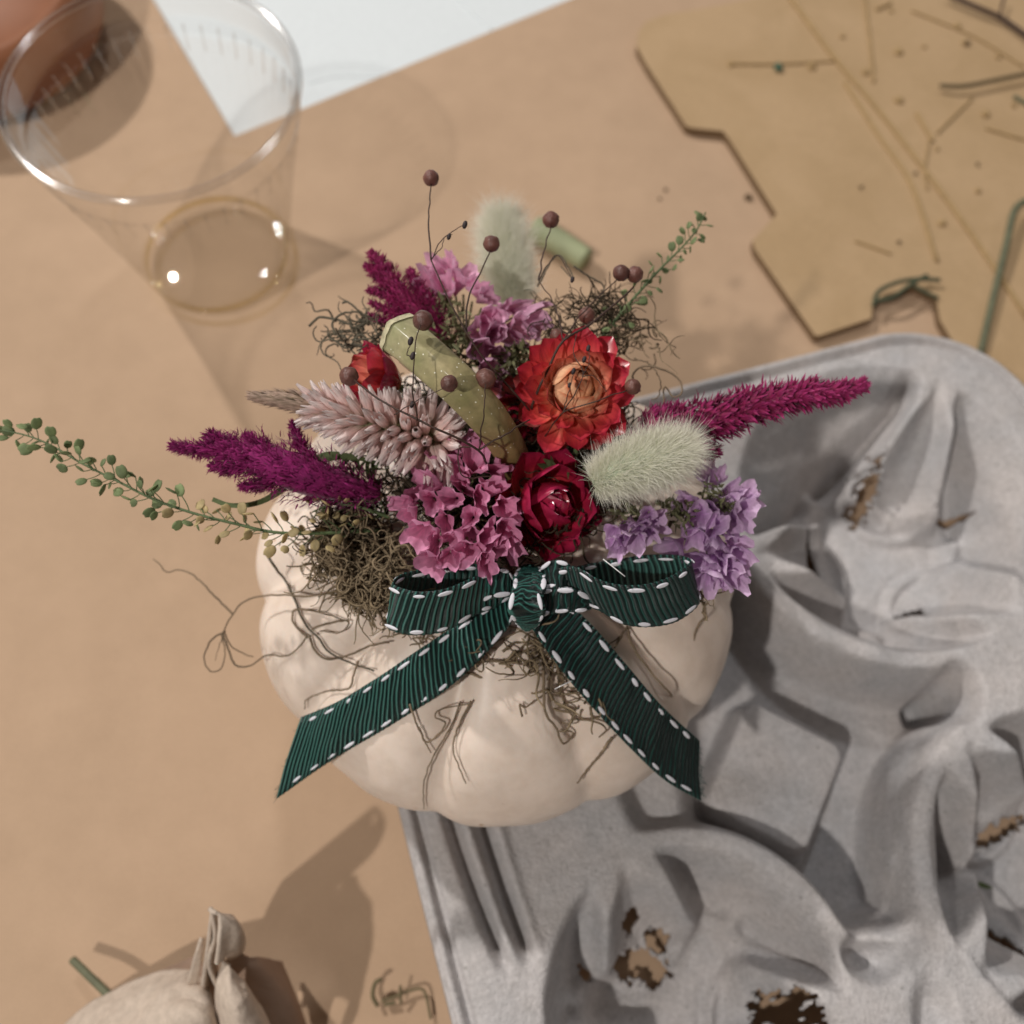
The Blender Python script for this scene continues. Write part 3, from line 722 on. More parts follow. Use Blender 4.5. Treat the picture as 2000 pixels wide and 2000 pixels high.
# ------------------------------------------------------------------ blades: plumes, fluff
def blade(mb, p, d, L, w, nrm, curl_=0, m=0, seg=3):
    """thin tapering leaflet from p along d"""
    d = d.normalized(); s = d.cross(nrm)
    if s.length < 1e-4: s = d.cross(Vector((1, .2, 0)))
    s.normalize(); u = s.cross(d); vs = []; uv = []; fs = []
    for i in range(seg + 1):
        t = i / seg; c_ = p + d * (L * t) + u * (curl_ * L * t * t)
        ww = w * (math.sin(PI * min(.98, .22 + .78 * t)))
        if i < seg: vs += [c_ - s * ww, c_ + s * ww]; uv += [(0, t), (1, t)]
        else: vs.append(c_); uv.append((.5, 1))
    for i in range(seg - 1): fs.append((2 * i, 2 * i + 1, 2 * i + 3, 2 * i + 2))
    fs.append((2 * seg - 2, 2 * seg - 1, 2 * seg))
    mb.add(vs, fs, uv, m)
def plume(label, lobes, m, loc, stem=None, dens=1.0, seed=5, bl=(2.2, .30), spread=.9):
    """lobes: list of (points [px,py,z], widths in px at those points)"""
    random.seed(seed)
    t = thing('celosia_plume', label, 'celosia', loc, 'magenta celosia plumes'); mb = MB()
    for pts, ws in lobes:
        q = [P(*p) for p in pts]; n = 60; c = catmull(q, n)
        k0 = pxmm(*pts[len(pts) // 2])
        wid = [k0 * np.interp(i / (n - 1), np.linspace(0, 1, len(ws)), ws) * (1 + .30 * noise.noise(Vector((i * .33, seed, 0)))) for i in range(n)]
        L = sum((a - b).length for a, b in zip(c, c[1:]))
        tube(mb, c, lambda t: .55 * k0 * np.interp(t, np.linspace(0, 1, len(ws)), ws) * .5, 7)
        cnt = int(L * 44 * dens)
        for _ in range(cnt):
            i = int(rnd(0, n - 1.001)); f = (c[min(i + 1, n - 1)] - c[max(i - 1, 0)]).normalized()
            x, y, _f = frame(f); a = rnd(0, 2 * PI); rad = x * math.cos(a) + y * math.sin(a)
            w = wid[i] * .5; q0 = c[i] + rad * w * rnd(.30, .92) + rvec(.15)
            d = f * rnd(.4, 1.1) + rad * rnd(.15, spread) + rvec(.32)
            LL = rnd(.5, 1.1) * bl[0] * (.55 + .45 * min(1, w / 3))
            blade(mb, q0, d, LL, bl[1] * rnd(.6, 1.2), rad, rnd(-.15, .25))
    o = mb.obj('plume', m, t)
    if stem:
        mb = MB(); tube(mb, catmull([P(*p) for p in stem], 14), .8, 6); mb.obj('stem', M_SPRIG, t)
    return t
plume('bright magenta feathery celosia plume pointing left below the pale pink spike', [
    ([(740, 965, 132), (650, 945, 136), (560, 915, 139), (480, 890, 140), (420, 878, 140), (370, 876, 140), (332, 870, 140)], [60, 110, 140, 140, 92, 34, 12]),
    ([(640, 935, 137), (600, 890, 139), (580, 850, 140), (572, 826, 140)], [50, 34, 20, 6]),
    ([(560, 920, 138), (500, 950, 138), (470, 948, 138)], [60, 30, 8]),
    ([(460, 885, 140), (430, 870, 140), (412, 862, 140)], [60, 30, 10]),
    ([(720, 985, 130), (640, 965, 132), (600, 968, 132)], [50, 34, 12]),
    ([(540, 900, 140), (505, 868, 141), (480, 852, 141)], [50, 34, 8]), ([(500, 900, 140), (450, 915, 140), (412, 912, 140)], [60, 34, 8]), ([(470, 880, 140), (415, 850, 141), (400, 856, 141)], [40, 26, 8])], M_MAG, P(740, 965, 132), dens=1.5, seed=51, bl=(2.6, .2), spread=1.0)
plume('dark magenta ragged celosia plume above the cut end of the curved stem', [
    ([(870, 690, 132), (820, 620, 138), (780, 570, 141), (745, 520, 142), (722, 492, 142)], [90, 86, 72, 44, 10]),
    ([(860, 660, 134), (840, 600, 138), (815, 560, 140), (800, 526, 140)], [70, 56, 32, 8]),
    ([(760, 560, 141), (730, 530, 142), (716, 520, 142)], [46, 30, 10]),
    ([(790, 600, 140), (750, 575, 141), (718, 566, 141)], [36, 22, 7]),
    ([(800, 620, 139), (760, 608, 140), (724, 590, 140)], [30, 18, 6]),
    ([(800, 635, 138), (760, 628, 139), (722, 617, 139)], [30, 20, 6])], M_MAG_R, P(870, 690, 132), dens=1.5, seed=52, bl=(2.1, .2))
plume('long thin magenta celosia spike pointing right over the grey carrier', [
    ([(1230, 870, 134), (1330, 840, 138), (1420, 810, 141), (1500, 785, 143), (1580, 770, 144), (1640, 765, 144), (1690, 752, 144)], [70, 110, 96, 76, 58, 40, 10]),
    ([(1330, 850, 138), (1370, 880, 138), (1400, 880, 138)], [60, 34, 10]),
    ([(1260, 830, 138), (1300, 815, 139), (1335, 800, 140)], [60, 40, 14])], M_MAG_R, P(1230, 870, 134), dens=1.5, seed=53, bl=(3.4, .42), spread=.95)

def bunny(label, pts, rmax, loc, stem, seed, hl=6.6):
    random.seed(seed)
    t = thing('bunny_tail', label, 'bunny tail grass', loc, 'bunny tail grass heads'); q = [P(*p) for p in pts]; n = 40; c = catmull(q, n)
    prof = lambda u: rmax * math.sin(PI * min(1, .08 + .90 * u)) ** .6
    mb = MB(); tube(mb, c, lambda u: prof(u) * .36, 10); mb.obj('core', M_CORE, t)
    mb = MB()
    for _ in range(13000):
        u = random.random(); i = min(n - 1, int(u * n)); f = (c[min(i + 1, n - 1)] - c[max(i - 1, 0)]).normalized(); x, y, _f = frame(f)
        a = rnd(0, 2 * PI); rad = x * math.cos(a) + y * math.sin(a)
        p0 = c[i] + rad * prof(u) * rnd(.20, .55)
        d = rad * rnd(.6, 1.0) + f * rnd(.05, .75 + u * .5) + rvec(.33)
        L = hl * rnd(.35, 1.0) * (.85 + .25 * u)
        if random.random() < .14: L *= 1.4
        blade(mb, p0, d, L, rnd(.02, .05), TOCAM(p0) + rvec(.3), rnd(-.2, .25), seg=2)
    mb.obj('fluff', M_FUR, t)
    mb = MB(); tube(mb, catmull([P(*p) for p in stem], 12), .5, 6); mb.obj('stem', M_SPRIG, t)
    return t
bunny('fluffy pale green bunny tail lying right of the crimson strawflower', [(1160, 945, 146), (1200, 925, 148), (1250, 905, 149), (1300, 890, 149), (1345, 875, 148)], 9.4, P(1168, 945, 146), [(1190, 935, 146), (1130, 900, 134), (1080, 880, 122)], 61)
bunny('blurred pale green bunny tail standing behind the light pink statice', [(1005, 600, 112), (998, 560, 114), (990, 510, 116), (983, 465, 118), (978, 425, 119)], 9.6, P(1005, 600, 112), [(1005, 600, 112), (1005, 660, 110), (1000, 720, 112)], 62, hl=8.5)

# ------------------------------------------------------------------ pale pink celosia spike
random.seed(70)
axp = [P(872, 868, 138), P(800, 845, 142), P(720, 825, 145), P(640, 800, 146), P(580, 785, 146), P(505, 775, 146)]
cx_ = catmull(axp, 90)
wt = thing('celosia_spike', 'pale pink pointed celosia spike with a brown tip, left of the curved stem', 'celosia', cx_[0])
mb = MB(); tube(mb, cx_, lambda t: 2.6 * (1 - t) ** .7 + .4, 8); mb.obj('stem', M_CALYX, wt)
def floret_mesh(L, w, m, openn):
    mb = MB(); 
    for k in range(5):
        a = 2 * PI * k / 5 + rnd(-.2, .2); vs = []; uv = []; fs = []
        rx = Vector((math.cos(a), math.sin(a), 0)); tx = Vector((-math.sin(a), math.cos(a), 0))
        for i in range(6):
            t = i / 5; rr = w * (.35 + .65 * math.sin(PI * min(.8, t * .75 + .12))) * (1 + openn * t * t); ww = w * .80 * (math.sin(PI * min(.97, .18 + .80 * t))) + .02
            for s in (-1, 0, 1):
                vs.append(rx * (rr * (1 if s == 0 else .72)) + tx * (ww * s) + Vector((0, 0, L * t))); uv.append(((s + 1) / 2, t))
        for i in range(5):
            for s in range(2): q = i * 3 + s; fs.append((q, q + 1, q + 4, q + 3))
        mb.add(vs, fs, uv)
    return mb.mesh('floret', m)
fmesh = [floret_mesh(10.8, 1.5, M_WHEAT, -.6), floret_mesh(10.0, 1.4, M_WHEAT, -.4), floret_mesh(10.8, 1.4, M_WHEAT, .25)]
tm = MB(); cnt = 0; NF = 210
for k in range(NF):
    u = (k / NF) ** 1.12 * .97; i = int(u * 89); f = (cx_[min(i + 1, 89)] - cx_[max(i - 1, 0)]).normalized(); x, y, _f = frame(f, Vector((0, 1, 0)))
    a = k * 2.399963; rad = x * math.cos(a) + y * math.sin(a); p0 = cx_[i] + rad * (1.5 * (1 - u) ** .7 + .2)
    lean = .28 + 2.2 * u ** 2.2
    if u < .12: lean = -.15
    d = (rad + f * lean + rvec(.06)).normalized(); sc = (1.0 - .50 * u) * rnd(.92, 1.06)
    if rad.dot(TOCAM(p0)) < -.45: continue
    if u < .74 and cnt < 100:
        put('floret', fmesh[k % 3], wt, p0, basis(d, spin=rnd(0, 6)), sc); cnt += 1
    elif u >= .74:
        for _ in range(3): blade(tm, p0 + rvec(.2), d * .6 + f * .9 + rvec(.18), 4.8 * (1.25 - .6 * u), .34, rad, 0)
    else:
        for _ in range(5): blade(tm, p0 + rvec(.2), d + rvec(.15), 7 * sc, .5, rad, 0)
for k in range(520):
    u = rnd(.60, 1.0); i = int(u * 89); f = (cx_[min(i + 1, 89)] - cx_[max(i - 1, 0)]).normalized(); x, y, _f = frame(f); a = rnd(0, 6.28); rad = x * math.cos(a) + y * math.sin(a)
    blade(tm, cx_[i] + rad * (3.4 * (1 - u) ** .6), f + rad * .50 * (1.3 - u) * 2 + rvec(.08), 5.0 * (1.35 - .6 * u), .30, rad, -.12)
tm.obj('tip', M_WHEAT_T, wt)

# ------------------------------------------------------------------ statice
def funnel_mesh(m, L, Rr, seed, openn=1.0):
    random.seed(seed); mb = MB(); vs = []; uv = []; fs = []; seg = 24; nl = 9; sq = rnd(.45, .8); sd = rnd(0, 99); nlb = random.choice((3, 4, 5))
    for i in range(nl + 1):
        t = i / nl; r = Rr * (.12 + .88 * t ** (1.25 / openn))
        for k in range(seg):
            a = 2 * PI * k / seg
            pl = 1 + .20 * t * math.cos(nlb * a) + .34 * t * noise.noise(Vector((math.cos(a) * 1.4, math.sin(a) * 1.4, sd))) + .07 * t * t * math.sin(11 * a + sd)
            z = L * t
            if i == nl: z += L * (.10 * (k % 2) + .12 * math.cos(nlb * a) + .22 * noise.noise(Vector((k * .7, sd, 0))))
            vs.append((r * pl * math.cos(a), r * pl * math.sin(a) * sq, z + .75 * t * math.sin(a * 2 + sd))); uv.append((k / seg, t))
    for i in range(nl):
        for k in range(seg): k2 = (k + 1) % seg; fs.append((i * seg + k, i * seg + k2, (i + 1) * seg + k2, (i + 1) * seg + k))
    mb.add(vs, fs, uv); return mb.mesh('floret', m, smooth=True)
def statice(label, loc, florets, m, L, Rr, zf, centre, stems, seed, green=0, open_=1.0, buds=()):
    random.seed(seed); t = thing('statice', label, 'statice', loc, 'papery statice clusters')
    mes = [funnel_mesh(m, L, Rr, seed + q, open_ * rnd(.8, 1.3)) for q in range(9)]
    cpt = P(*centre)
    for q, fl in enumerate(florets):
        x, y = fl[0], fl[1]; z = zf - (fl[2] if len(fl) > 2 else 0); p = P(x, y, z)
        d = (p - cpt); d.z *= .6; d = d.normalized() * 1.0 + TOCAM(p) * .55 + rvec(.25)
        d.normalize()
        put('floret', mes[q % 9], t, p - d * L * .75, basis(d, spin=rnd(0, 6)), rnd(.82, 1.22))
    mb = MB()
    for fl in florets:
        p = P(fl[0], fl[1], zf - (fl[2] if len(fl) > 2 else 0)); tube(mb, catmull([p - (p - cpt).normalized() * L * .8, (p + cpt) / 2 - Vector((0, 0, 2)), cpt - Vector((0, 0, 4))], 8), .3, 4)
    for s_ in stems: tube(mb, catmull([P(*a) for a in s_], 10), .8, 6)
    mb.obj('stem', M_CALYX, t)
    if green:
        mb = MB()
        for _ in range(green):
            fx, fy, fr = random.choice(buds); a = rnd(0, 6.28); q = random.random() ** .5
            p = P(fx + fr * q * math.cos(a), fy + fr * q * math.sin(a), zf - rnd(0, 6)); d = TOCAM(p) * .8 + rvec(.55)
            blade(mb, p, d, rnd(2.0, 4.5), rnd(.25, .6), rvec(), rnd(-.3, .3))
        mb.obj('calyx', M_CALYX, t)
    return t
statice('rose pink statice cluster between the pale pink spike and the crimson strawflower', P(880, 1000, 122), [
    (895, 862), (945, 870), (875, 895, 1), (925, 905), (965, 920, 1), (985, 905, 3), (900, 925, 1), (845, 945, 3), (965, 950), (985, 990), (935, 975, 1), (845, 980, 1), (880, 975),
    (800, 1010, 1), (825, 1035), (870, 1020, -1), (920, 1010, 1), (945, 1050), (985, 1035), (850, 1060), (890, 1055), (915, 1075), (955, 1065, 1), (880, 1090), (950, 1100), (845, 1095, 2), (810, 965, 5), (790, 985, 6), (1010, 985, 5), (835, 925, 6), (920, 1045, 3), (905, 950, 2), (990, 1060, 3)],
    M_PINK, 6.2, 3.8, 142, (905, 985, 127), [[(900, 985, 126), (940, 940, 118)]], 81)
statice('light pink statice cluster behind the curved stem, with green bracts', P(930, 640, 125), [
    (845, 560, 2), (880, 522, 0), (905, 540), (930, 560), (870, 560, 1), (955, 580), (950, 620), (975, 615, 1), (985, 650, 1), (1030, 610, 0), (1050, 640, 2), (1010, 640, 1), (960, 655, 0), (935, 680, 0), (975, 690, 0), (950, 715, 2), (985, 735, 3), (850, 530, 3), (1005, 600, 2), (965, 760, 5), (940, 645, 3)],
    M_PINK2, 7.6, 3.7, 140, (905, 655, 120), [[(905, 650, 120), (960, 760, 116)]], 82, green=520, open_=1.1, buds=[(880, 630, 42), (885, 660, 36), (900, 690, 32), (860, 600, 22), (985, 715, 22), (1010, 690, 22)])
statice('lavender statice cluster hanging over the right side of the pumpkin', P(1390, 1010, 125), [
    (1345, 980, 0), (1365, 1010), (1395, 1030, -1), (1360, 1050, 0), (1400, 1065), (1435, 1060, 1), (1430, 1025), (1380, 1095), (1420, 1105, 1), (1445, 1000, 1), (1455, 965, 2), (1425, 960, 2), (1390, 1125, 2), (1430, 1125, 3), (1375, 925, 3), (1400, 935, 3), (1320, 1070, 1), (1465, 985, 3), (1385, 1000, 1), (1410, 990, 2), (1350, 1090, 3), (1440, 1085, 2), (1400, 1100, 1), (1370, 1125, 3)],
    M_LAV, 6.4, 3.9, 134, (1375, 1010, 119), [[(1375, 1010, 119), (1280, 980, 118)]], 83, green=140, buds=[(1390, 965, 24), (1335, 1000, 20), (1420, 985, 16)])
statice('small lavender statice tuft just above the right bow loop', P(1235, 1030, 122), [
    (1195, 1040), (1215, 1055), (1240, 1050), (1262, 1035), (1265, 1005, -1), (1285, 1010, 0), (1225, 1025, 1), (1250, 1025), (1205, 1065, 1), (1275, 1030, 2)],
    M_LAV, 5.8, 3.1, 138, (1240, 1000, 127), [[(1240, 1000, 125), (1200, 960, 118)]], 84, green=90, buds=[(1225, 1000, 22), (1310, 990, 20), (1330, 1010, 22)])

# ------------------------------------------------------------------ pepper grass
def pod_mesh(m, seed):
    random.seed(seed); mb = MB(); vs = []; fs = []; seg = 14
    for i, (r, z) in enumerate([(0.0, .22), (.55, .20), (.92, .08), (1.0, 0), (.92, -.08), (.55, -.20), (0.0, -.22)]):
        for k in range(seg):
            a = 2 * PI * k / seg; rr = r * (1 + .22 * math.cos(a)) * (.82 if k == 0 else 1)
            vs.append((rr * math.cos(a) * 1.12, rr * math.sin(a) * .85, z))
    for i in range(6):
        for k in range(seg): k2 = (k + 1) % seg; fs.append((i * seg + k, i * seg + k2, (i + 1) * seg + k2, (i + 1) * seg + k))
    mb.add(vs, fs); return mb.mesh('seed_pod', m)
PODG = [pod_mesh(M_PODG, 1), pod_mesh(M_PODG, 2)]; PODY = [pod_mesh(M_PODY, 3), pod_mesh(M_PODY, 4)]
def peppergrass(label, path, pods, seed, pr=1.15, gfun=lambda u: 0, sl=4.2, extra=()):
    random.seed(seed); t = thing('pepper_grass', label, 'pepper grass', P(*path[0]), 'pepper grass sprigs')
    c = catmull([P(*p) for p in path], 80); mb = MB(); tube(mb, c, lambda u: .48 * (1 - .6 * u), 6)
    for k in range(pods):
        u = .06 + .92 * k / pods; i = int(u * 79); f = (c[min(i + 1, 79)] - c[max(i - 1, 0)]).normalized()
        side = f.cross(TOCAM(c[i])).normalized(); a = k * 2.2 + rnd(-.5, .5)
        rad = side * math.cos(a) + TOCAM(c[i]) * math.sin(a) * .8
        d = (rad * rnd(.7, 1.0) + f * rnd(.25, .8)).normalized(); L = sl * rnd(.6, 1.1) * (1 - .45 * u)
        e = c[i] + d * L * 1.0 + f * L * .15; tube(mb, catmull([c[i], c[i] + d * L * .5, e], 6), .13, 4, cap=False)
        nrm = (TOCAM(e) * rnd(-.2, 1) + rvec(.7)).normalized(); dd = (d - nrm * d.dot(nrm)).normalized()
        M3 = Matrix((dd, nrm.cross(dd), nrm)).transposed(); s = pr * rnd(.75, 1.12)
        put('seed_pod', (PODY if random.random() < gfun(u) else PODG)[k % 2], t, e + dd * s * .8, M3, s)
    for (a, b, pod) in extra:
        pa = P(*a); pb = P(*b); tube(mb, catmull([pa, (pa + pb) / 2 + Vector((0, 0, .5)), pb], 6), .13, 4, cap=False)
        nrm = (TOCAM(pb) * .8 + rvec(.5)).normalized(); dd = ((pb - pa).normalized() - nrm * (pb - pa).normalized().dot(nrm)).normalized()
        put('seed_pod', pod[0], t, pb, Matrix((dd, nrm.cross(dd), nrm)).transposed(), pr)
    mb.obj('stem', M_SPRIG, t); return t
peppergrass('long pepper grass sprig stretching left out of the picture, green fading to straw yellow', [(740, 1035, 128), (640, 1041, 131), (540, 1040, 134), (460, 1023, 135), (380, 1003, 136), (300, 975, 137), (230, 940, 137), (160, 905, 137), (100, 870, 137), (50, 850, 137), (-10, 838, 137)],
            92, 91, 1.42, gfun=lambda u: 1 if u < .42 else (.5 if u < .5 else 0), sl=4.6)
peppergrass('short yellowed pepper grass twig in the left moss', [(760, 1010, 130), (700, 990, 133), (650, 985, 134), (610, 1000, 134)], 22, 92, 1.15, gfun=lambda u: 1, sl=4.0)
peppergrass('green pepper grass sprig pointing up right behind the orange red strawflower', [(1150, 690, 138), (1190, 640, 140), (1240, 580, 142), (1290, 525, 143), (1330, 485, 144), (1360, 450, 144), (1378, 415, 144)], 46, 93, 1.12, sl=3.8)
# a dark green twisted blade under the left plume
random.seed(95); mb = MB(); c = catmull([P(415, 975, 134), P(450, 987, 134), (P(500, 983, 134)), P(545, 960, 135), P(590, 920, 138), P(640, 892, 140), P(700, 895, 139), P(760, 910, 134)], 40)
vs = []; uv = []; fs = []
for i, p in enumerate(c):
    f = (c[min(i + 1, 39)] - c[max(i - 1, 0)]).normalized(); s_ = f.cross(TOCAM(p)).normalized(); t_ = i / 39; w = .55 + .9 * math.sin(PI * t_) ** 2
    tw = .9 * math.sin(t_ * 5); s_ = s_ * math.cos(tw) + TOCAM(p) * math.sin(tw)
    for k in (-1, 0, 1): vs.append(p + s_ * w * k + TOCAM(p) * (.25 if k == 0 else 0)); uv.append(((k + 1) / 2, t_))
for i in range(39):
    for k in range(2): q = i * 3 + k; fs.append((q, q + 1, q + 4, q + 3))
mb.add(vs, fs, uv); o = mb.obj('twisted_leaf', M_LEAF); tag(o, 'narrow twisted dark green leaf blade crossing the left magenta plume', 'leaf')
def leafy(label, cx, cy, z, rx, ry, nb, seed, m=None, L=(3, 7)):
    random.seed(seed); mb = MB()
    for _ in range(nb):
        a = rnd(0, 6.28); q = random.random() ** .5; p = P(cx + rx * q * math.cos(a), cy + ry * q * math.sin(a), z + rnd(-2, 2))
        blade(mb, p, rvec() + Vector((0, 0, .4)), rnd(*L), rnd(.3, .8), rvec(), rnd(-.3, .3), seg=4)
    o = mb.obj('leaf_cluster', m or M_LEAF); return tag(o, label, 'leaves')
leafy('dull green leaf scraps between the left magenta plume and the rose pink statice', 700, 925, 132, 70, 30, 46, 96)
leafy('small green leaf scraps tucked between the bunny tail and the crimson strawflower', 1110, 915, 136, 40, 14, 12, 97)

# ------------------------------------------------------------------ berry sprigs
def berry_sprig(label, wires, berries, buds, seed):
    random.seed(seed); t = thing('berry_sprig', label, 'berry sprig', P(*wires[0][0][0]), 'wiry brown berry sprigs'); mb = MB()
    for pts, r in wires:
        q = [P(*p) for p in pts]; c = catmull(q, 26); sd = rnd(0, 99)
        for i in range(1, 25): c[i] += Vector((noise.noise(Vector((i * .3, sd, 0))), noise.noise(Vector((i * .3, sd, 4))), 0)) * .35
        tube(mb, c, lambda u: r * (1 - .35 * u), 6)
    mb.obj('stem', M_TWIG, t)
    for (x, y, z, r) in berries:
        mb = MB(); ball(mb, P(x, y, z), r, 20, 14, bump=.10)
        p = P(x, y, z); ball(mb, p + TOCAM(p) * r * .3 + Vector((0, r * .9, 0)), r * .22, 6, 5); mb.obj('berry', M_BERRY, t)
    for (x, y, z, r) in buds:
        mb = MB(); ball(mb, P(x, y, z), r, 10, 8, (1, 1, 1.7), basis(Vector((.3, 1, .4)))); mb.obj('bud', M_BUD, t)
    return t
B0 = 2.05
berry_sprig('tallest wiry berry sprig, its top berry above the upper left flowers', [
    ([(1040, 840, 136), (1030, 795, 146), (980, 740, 152), (920, 665, 158), (870, 570, 162), (842, 508, 164)], .30),
    ([(842, 508, 164), (836, 440, 165), (842, 360, 165)], .22),
    ([(843, 506, 164), (858, 475, 164), (885, 452, 164), (905, 440, 164)], .15), ([(848, 500, 164), (862, 482, 164), (870, 462, 164), (884, 458, 164)], .12),
    ([(912, 655, 158), (914, 585, 160), (940, 530, 161), (958, 488, 161)], .24)],
    [(842, 348, 165, B0 * .95), (960, 476, 161, B0 * .98)], [(908, 439, 164, .6), (877, 462, 164, .5)], 101)
berry_sprig('dark forked berry sprig with a pair of berries beside the right pepper grass', [
    ([(1038, 835, 138), (1040, 790, 146), (1070, 720, 152), (1100, 665, 155), (1150, 635, 155), (1200, 595, 155), (1238, 560, 155)], .36),
    ([(1100, 665, 155), (1085, 600, 154), (1052, 548, 154)], .2), ([(1052, 548, 154), (1062, 490, 155), (1077, 442, 155)], .22),
    ([(1052, 548, 154), (1068, 520, 154), (1090, 500, 154), (1120, 548, 154)], .15),
    ([(1100, 665, 155), (1130, 620, 155), (1180, 570, 155), (1212, 540, 155)], .2)],
    [(1076, 429, 155, B0 * 1.02), (1213, 533, 155, B0 * .98), (1240, 536, 154, B0), (1146, 616, 151, B0 * 1.0), (1088, 656, 150, B0 * .85)], [(1118, 546, 154, .5)], 102)
berry_sprig('thin berry sprig crossing in front of the orange red strawflower', [
    ([(1060, 860, 140), (1098, 808, 152), (1160, 785, 156), (1226, 762, 156)], .2),
    ([(1098, 808, 152), (1138, 735, 157), (1120, 690, 157), (1128, 650, 157)], .15), ([(1100, 805, 152), (1112, 760, 156), (1120, 730, 157)], .13), ([(1138, 735, 157), (1150, 710, 157), (1151, 685, 157)], .12), ([(1138, 735, 157), (1160, 735, 157), (1185, 765, 156)], .12)],
    [(1236, 755, 156, B0 * .9)], [(1120, 725, 157, .5), (1141, 702, 157, .5), (1149, 680, 157, .5), (1112, 752, 156, .4)], 103)
berry_sprig('low berry sprig lying over the pale pink spike and the curved stem', [
    ([(950, 905, 148), (935, 880, 156), (880, 850, 161), (800, 812, 163), (740, 780, 162), (692, 742, 160)], .3),
    ([(935, 880, 156), (945, 800, 164), (948, 750, 166)], .18), ([(935, 880, 156), (985, 850, 158), (1035, 820, 156)], .24),
    ([(815, 822, 163), (805, 740, 170), (815, 660, 173), (822, 635, 172)], .17), ([(806, 700, 172), (795, 690, 172), (802, 668, 173)], .13),
    ([(770, 810, 163), (820, 780, 166), (872, 755, 168)], .13), ([(920, 872, 157), (895, 880, 153), (905, 930, 150), (960, 930, 148)], .2)],
    [(682, 735, 159, B0 * 1.05), (877, 749, 168, B0 * .9), (948, 740, 160, B0 * 1.15), (826, 626, 168, B0 * 1.1)], [(802, 666, 173, .6), (806, 695, 172, .55), (805, 790, 163, .5)], 104)

# ------------------------------------------------------------------ ribbon bow
def ribbon_surface(A_, B_, ncol, cross=10, ribs=1.0, pitch=1.5, cup=.0, wav=0.0, seed=0, bow_=0):
    a = catmull([P(*p) for p in A_], ncol); b = catmull([P(*p) for p in B_], ncol)
    L = [0]
    for i in range(1, ncol): L.append(L[-1] + ((a[i] + b[i]) / 2 - (a[i - 1] + b[i - 1]) / 2).length)
    G = [[a[i].lerp(b[i], k / cross) for k in range(cross + 1)] for i in range(ncol)]
    vs = []; uv = []
    for i in range(ncol):
        f = ((a[min(i + 1, ncol - 1)] + b[min(i + 1, ncol - 1)]) - (a[max(i - 1, 0)] + b[max(i - 1, 0)])).normalized()
        w = (b[i] - a[i]).normalized(); nrm = f.cross(w).normalized()
        for k in range(cross + 1):
            s = k / cross * 2 - 1
            ph = L[i] / pitch + .35 * noise.noise(Vector((L[i] * .12, s * 1.1, seed))) + .18 * s * s * (1 if seed % 2 else -1) + wav * noise.noise(Vector((L[i] * .35, s * 1.6, seed + 7)))
            rib = .26 * math.sin(2 * PI * ph) * ribs * (1 if abs(s) < .95 else .2)
            z = rib + cup * (1 - s * s) + bow_ * noise.noise(Vector((L[i] * .11, s * .5, seed + 3)))
            vs.append(G[i][k] + nrm * z); uv.append((ph, k / cross))
    fs = []
    for i in range(ncol - 1):
        for k in range(cross): q = i * (cross + 1) + k; fs.append((q, q + 1, q + cross + 2, q + cross + 1))
    return vs, fs, uv, a, b, L
def bow_part(name, A_, B_, parent, ncol=None, flip=1, pitch=1.5, cup=0, wav=0, seed=0, stitch=(1, 1), bow_=0, spitch=6.2, s0=(2.0, 2.0), label=None):
    a0 = catmull([P(*p) for p in A_], 60); L0 = sum((x - y).length for x, y in zip(a0, a0[1:])); ncol = int(L0 / pitch * 9) + 8
    vs, fs, uv, a, b, L = ribbon_surface(A_, B_, ncol, cup=cup, wav=wav, seed=seed, bow_=bow_, pitch=pitch)
    mb = MB(); mb.add(vs, fs, uv); o = mb.obj(name, M_RIB, parent)
    sm = o.modifiers.new('weave_thickness', 'SOLIDIFY'); sm.thickness = .0003; sm.offset = 0
    sb = MB()
    for which, edge in ((0, 0), (1, 1)):
        if not stitch[which]: continue
        c = [a[i].lerp(b[i], .09 if which == 0 else .91) for i in range(ncol)]
        LL = [0]
        for i in range(1, ncol): LL.append(LL[-1] + (c[i] - c[i - 1]).length)
        q = s0[which]
        while q < LL[-1] - 1.2:
            i = int(np.searchsorted(LL, q)); i = min(max(i, 2), ncol - 3)
            f = (c[i + 2] - c[i - 2]).normalized(); w = (b[i] - a[i]).normalized(); nrm = f.cross(w).normalized()
            k = int(round((.09 if which == 0 else .91) * 10)); base = vs[i * 11 + k]
            for sgn in (1, -1):
                ball(sb, c[i] + nrm * sgn * (.31 + abs((base - c[i]).dot(nrm)) * .6), 1.0, 10, 7, (.60 * rnd(.75, 1.15), .26, 1.85 * rnd(.7, 1.15)), Matrix((w, nrm, f)).transposed())
            q += spitch * rnd(.94, 1.06)
    if sb.v: s_ = link('stitching', sb.mesh('stitching', M_STITCH)); s_.parent = o
    return o
random.seed(110)
bow = thing('ribbon_bow', 'dark green grosgrain ribbon bow with white stitched edges on the front of the pumpkin', 'ribbon bow', P(1028, 1170, 128))
# tails: (edge, edge) from the knot outwards
bow_part('tail', [(1000, 1140, 129), (955, 1180, 128), (895, 1218, 126), (820, 1268, 121), (720, 1335, 112), (650, 1375, 105), (590, 1400, 98)],
         [(1010, 1195, 127), (985, 1235, 125), (930, 1295, 121), (860, 1355, 115), (740, 1430, 104), (640, 1490, 95), (540, 1560, 86)], bow, wav=.25, seed=1, cup=.5, bow_=.5)
bow_part('tail', [(1075, 1130, 129), (1110, 1175, 127), (1165, 1230, 123), (1225, 1300, 116), (1280, 1365, 108), (1325, 1410, 100), (1366, 1446, 92)],
         [(1020, 1190, 127), (1050, 1245, 124), (1105, 1320, 118), (1160, 1385, 111), (1230, 1460, 101), (1300, 1525, 91), (1369, 1564, 83)], bow, wav=.3, seed=2, cup=.5, bow_=.5)
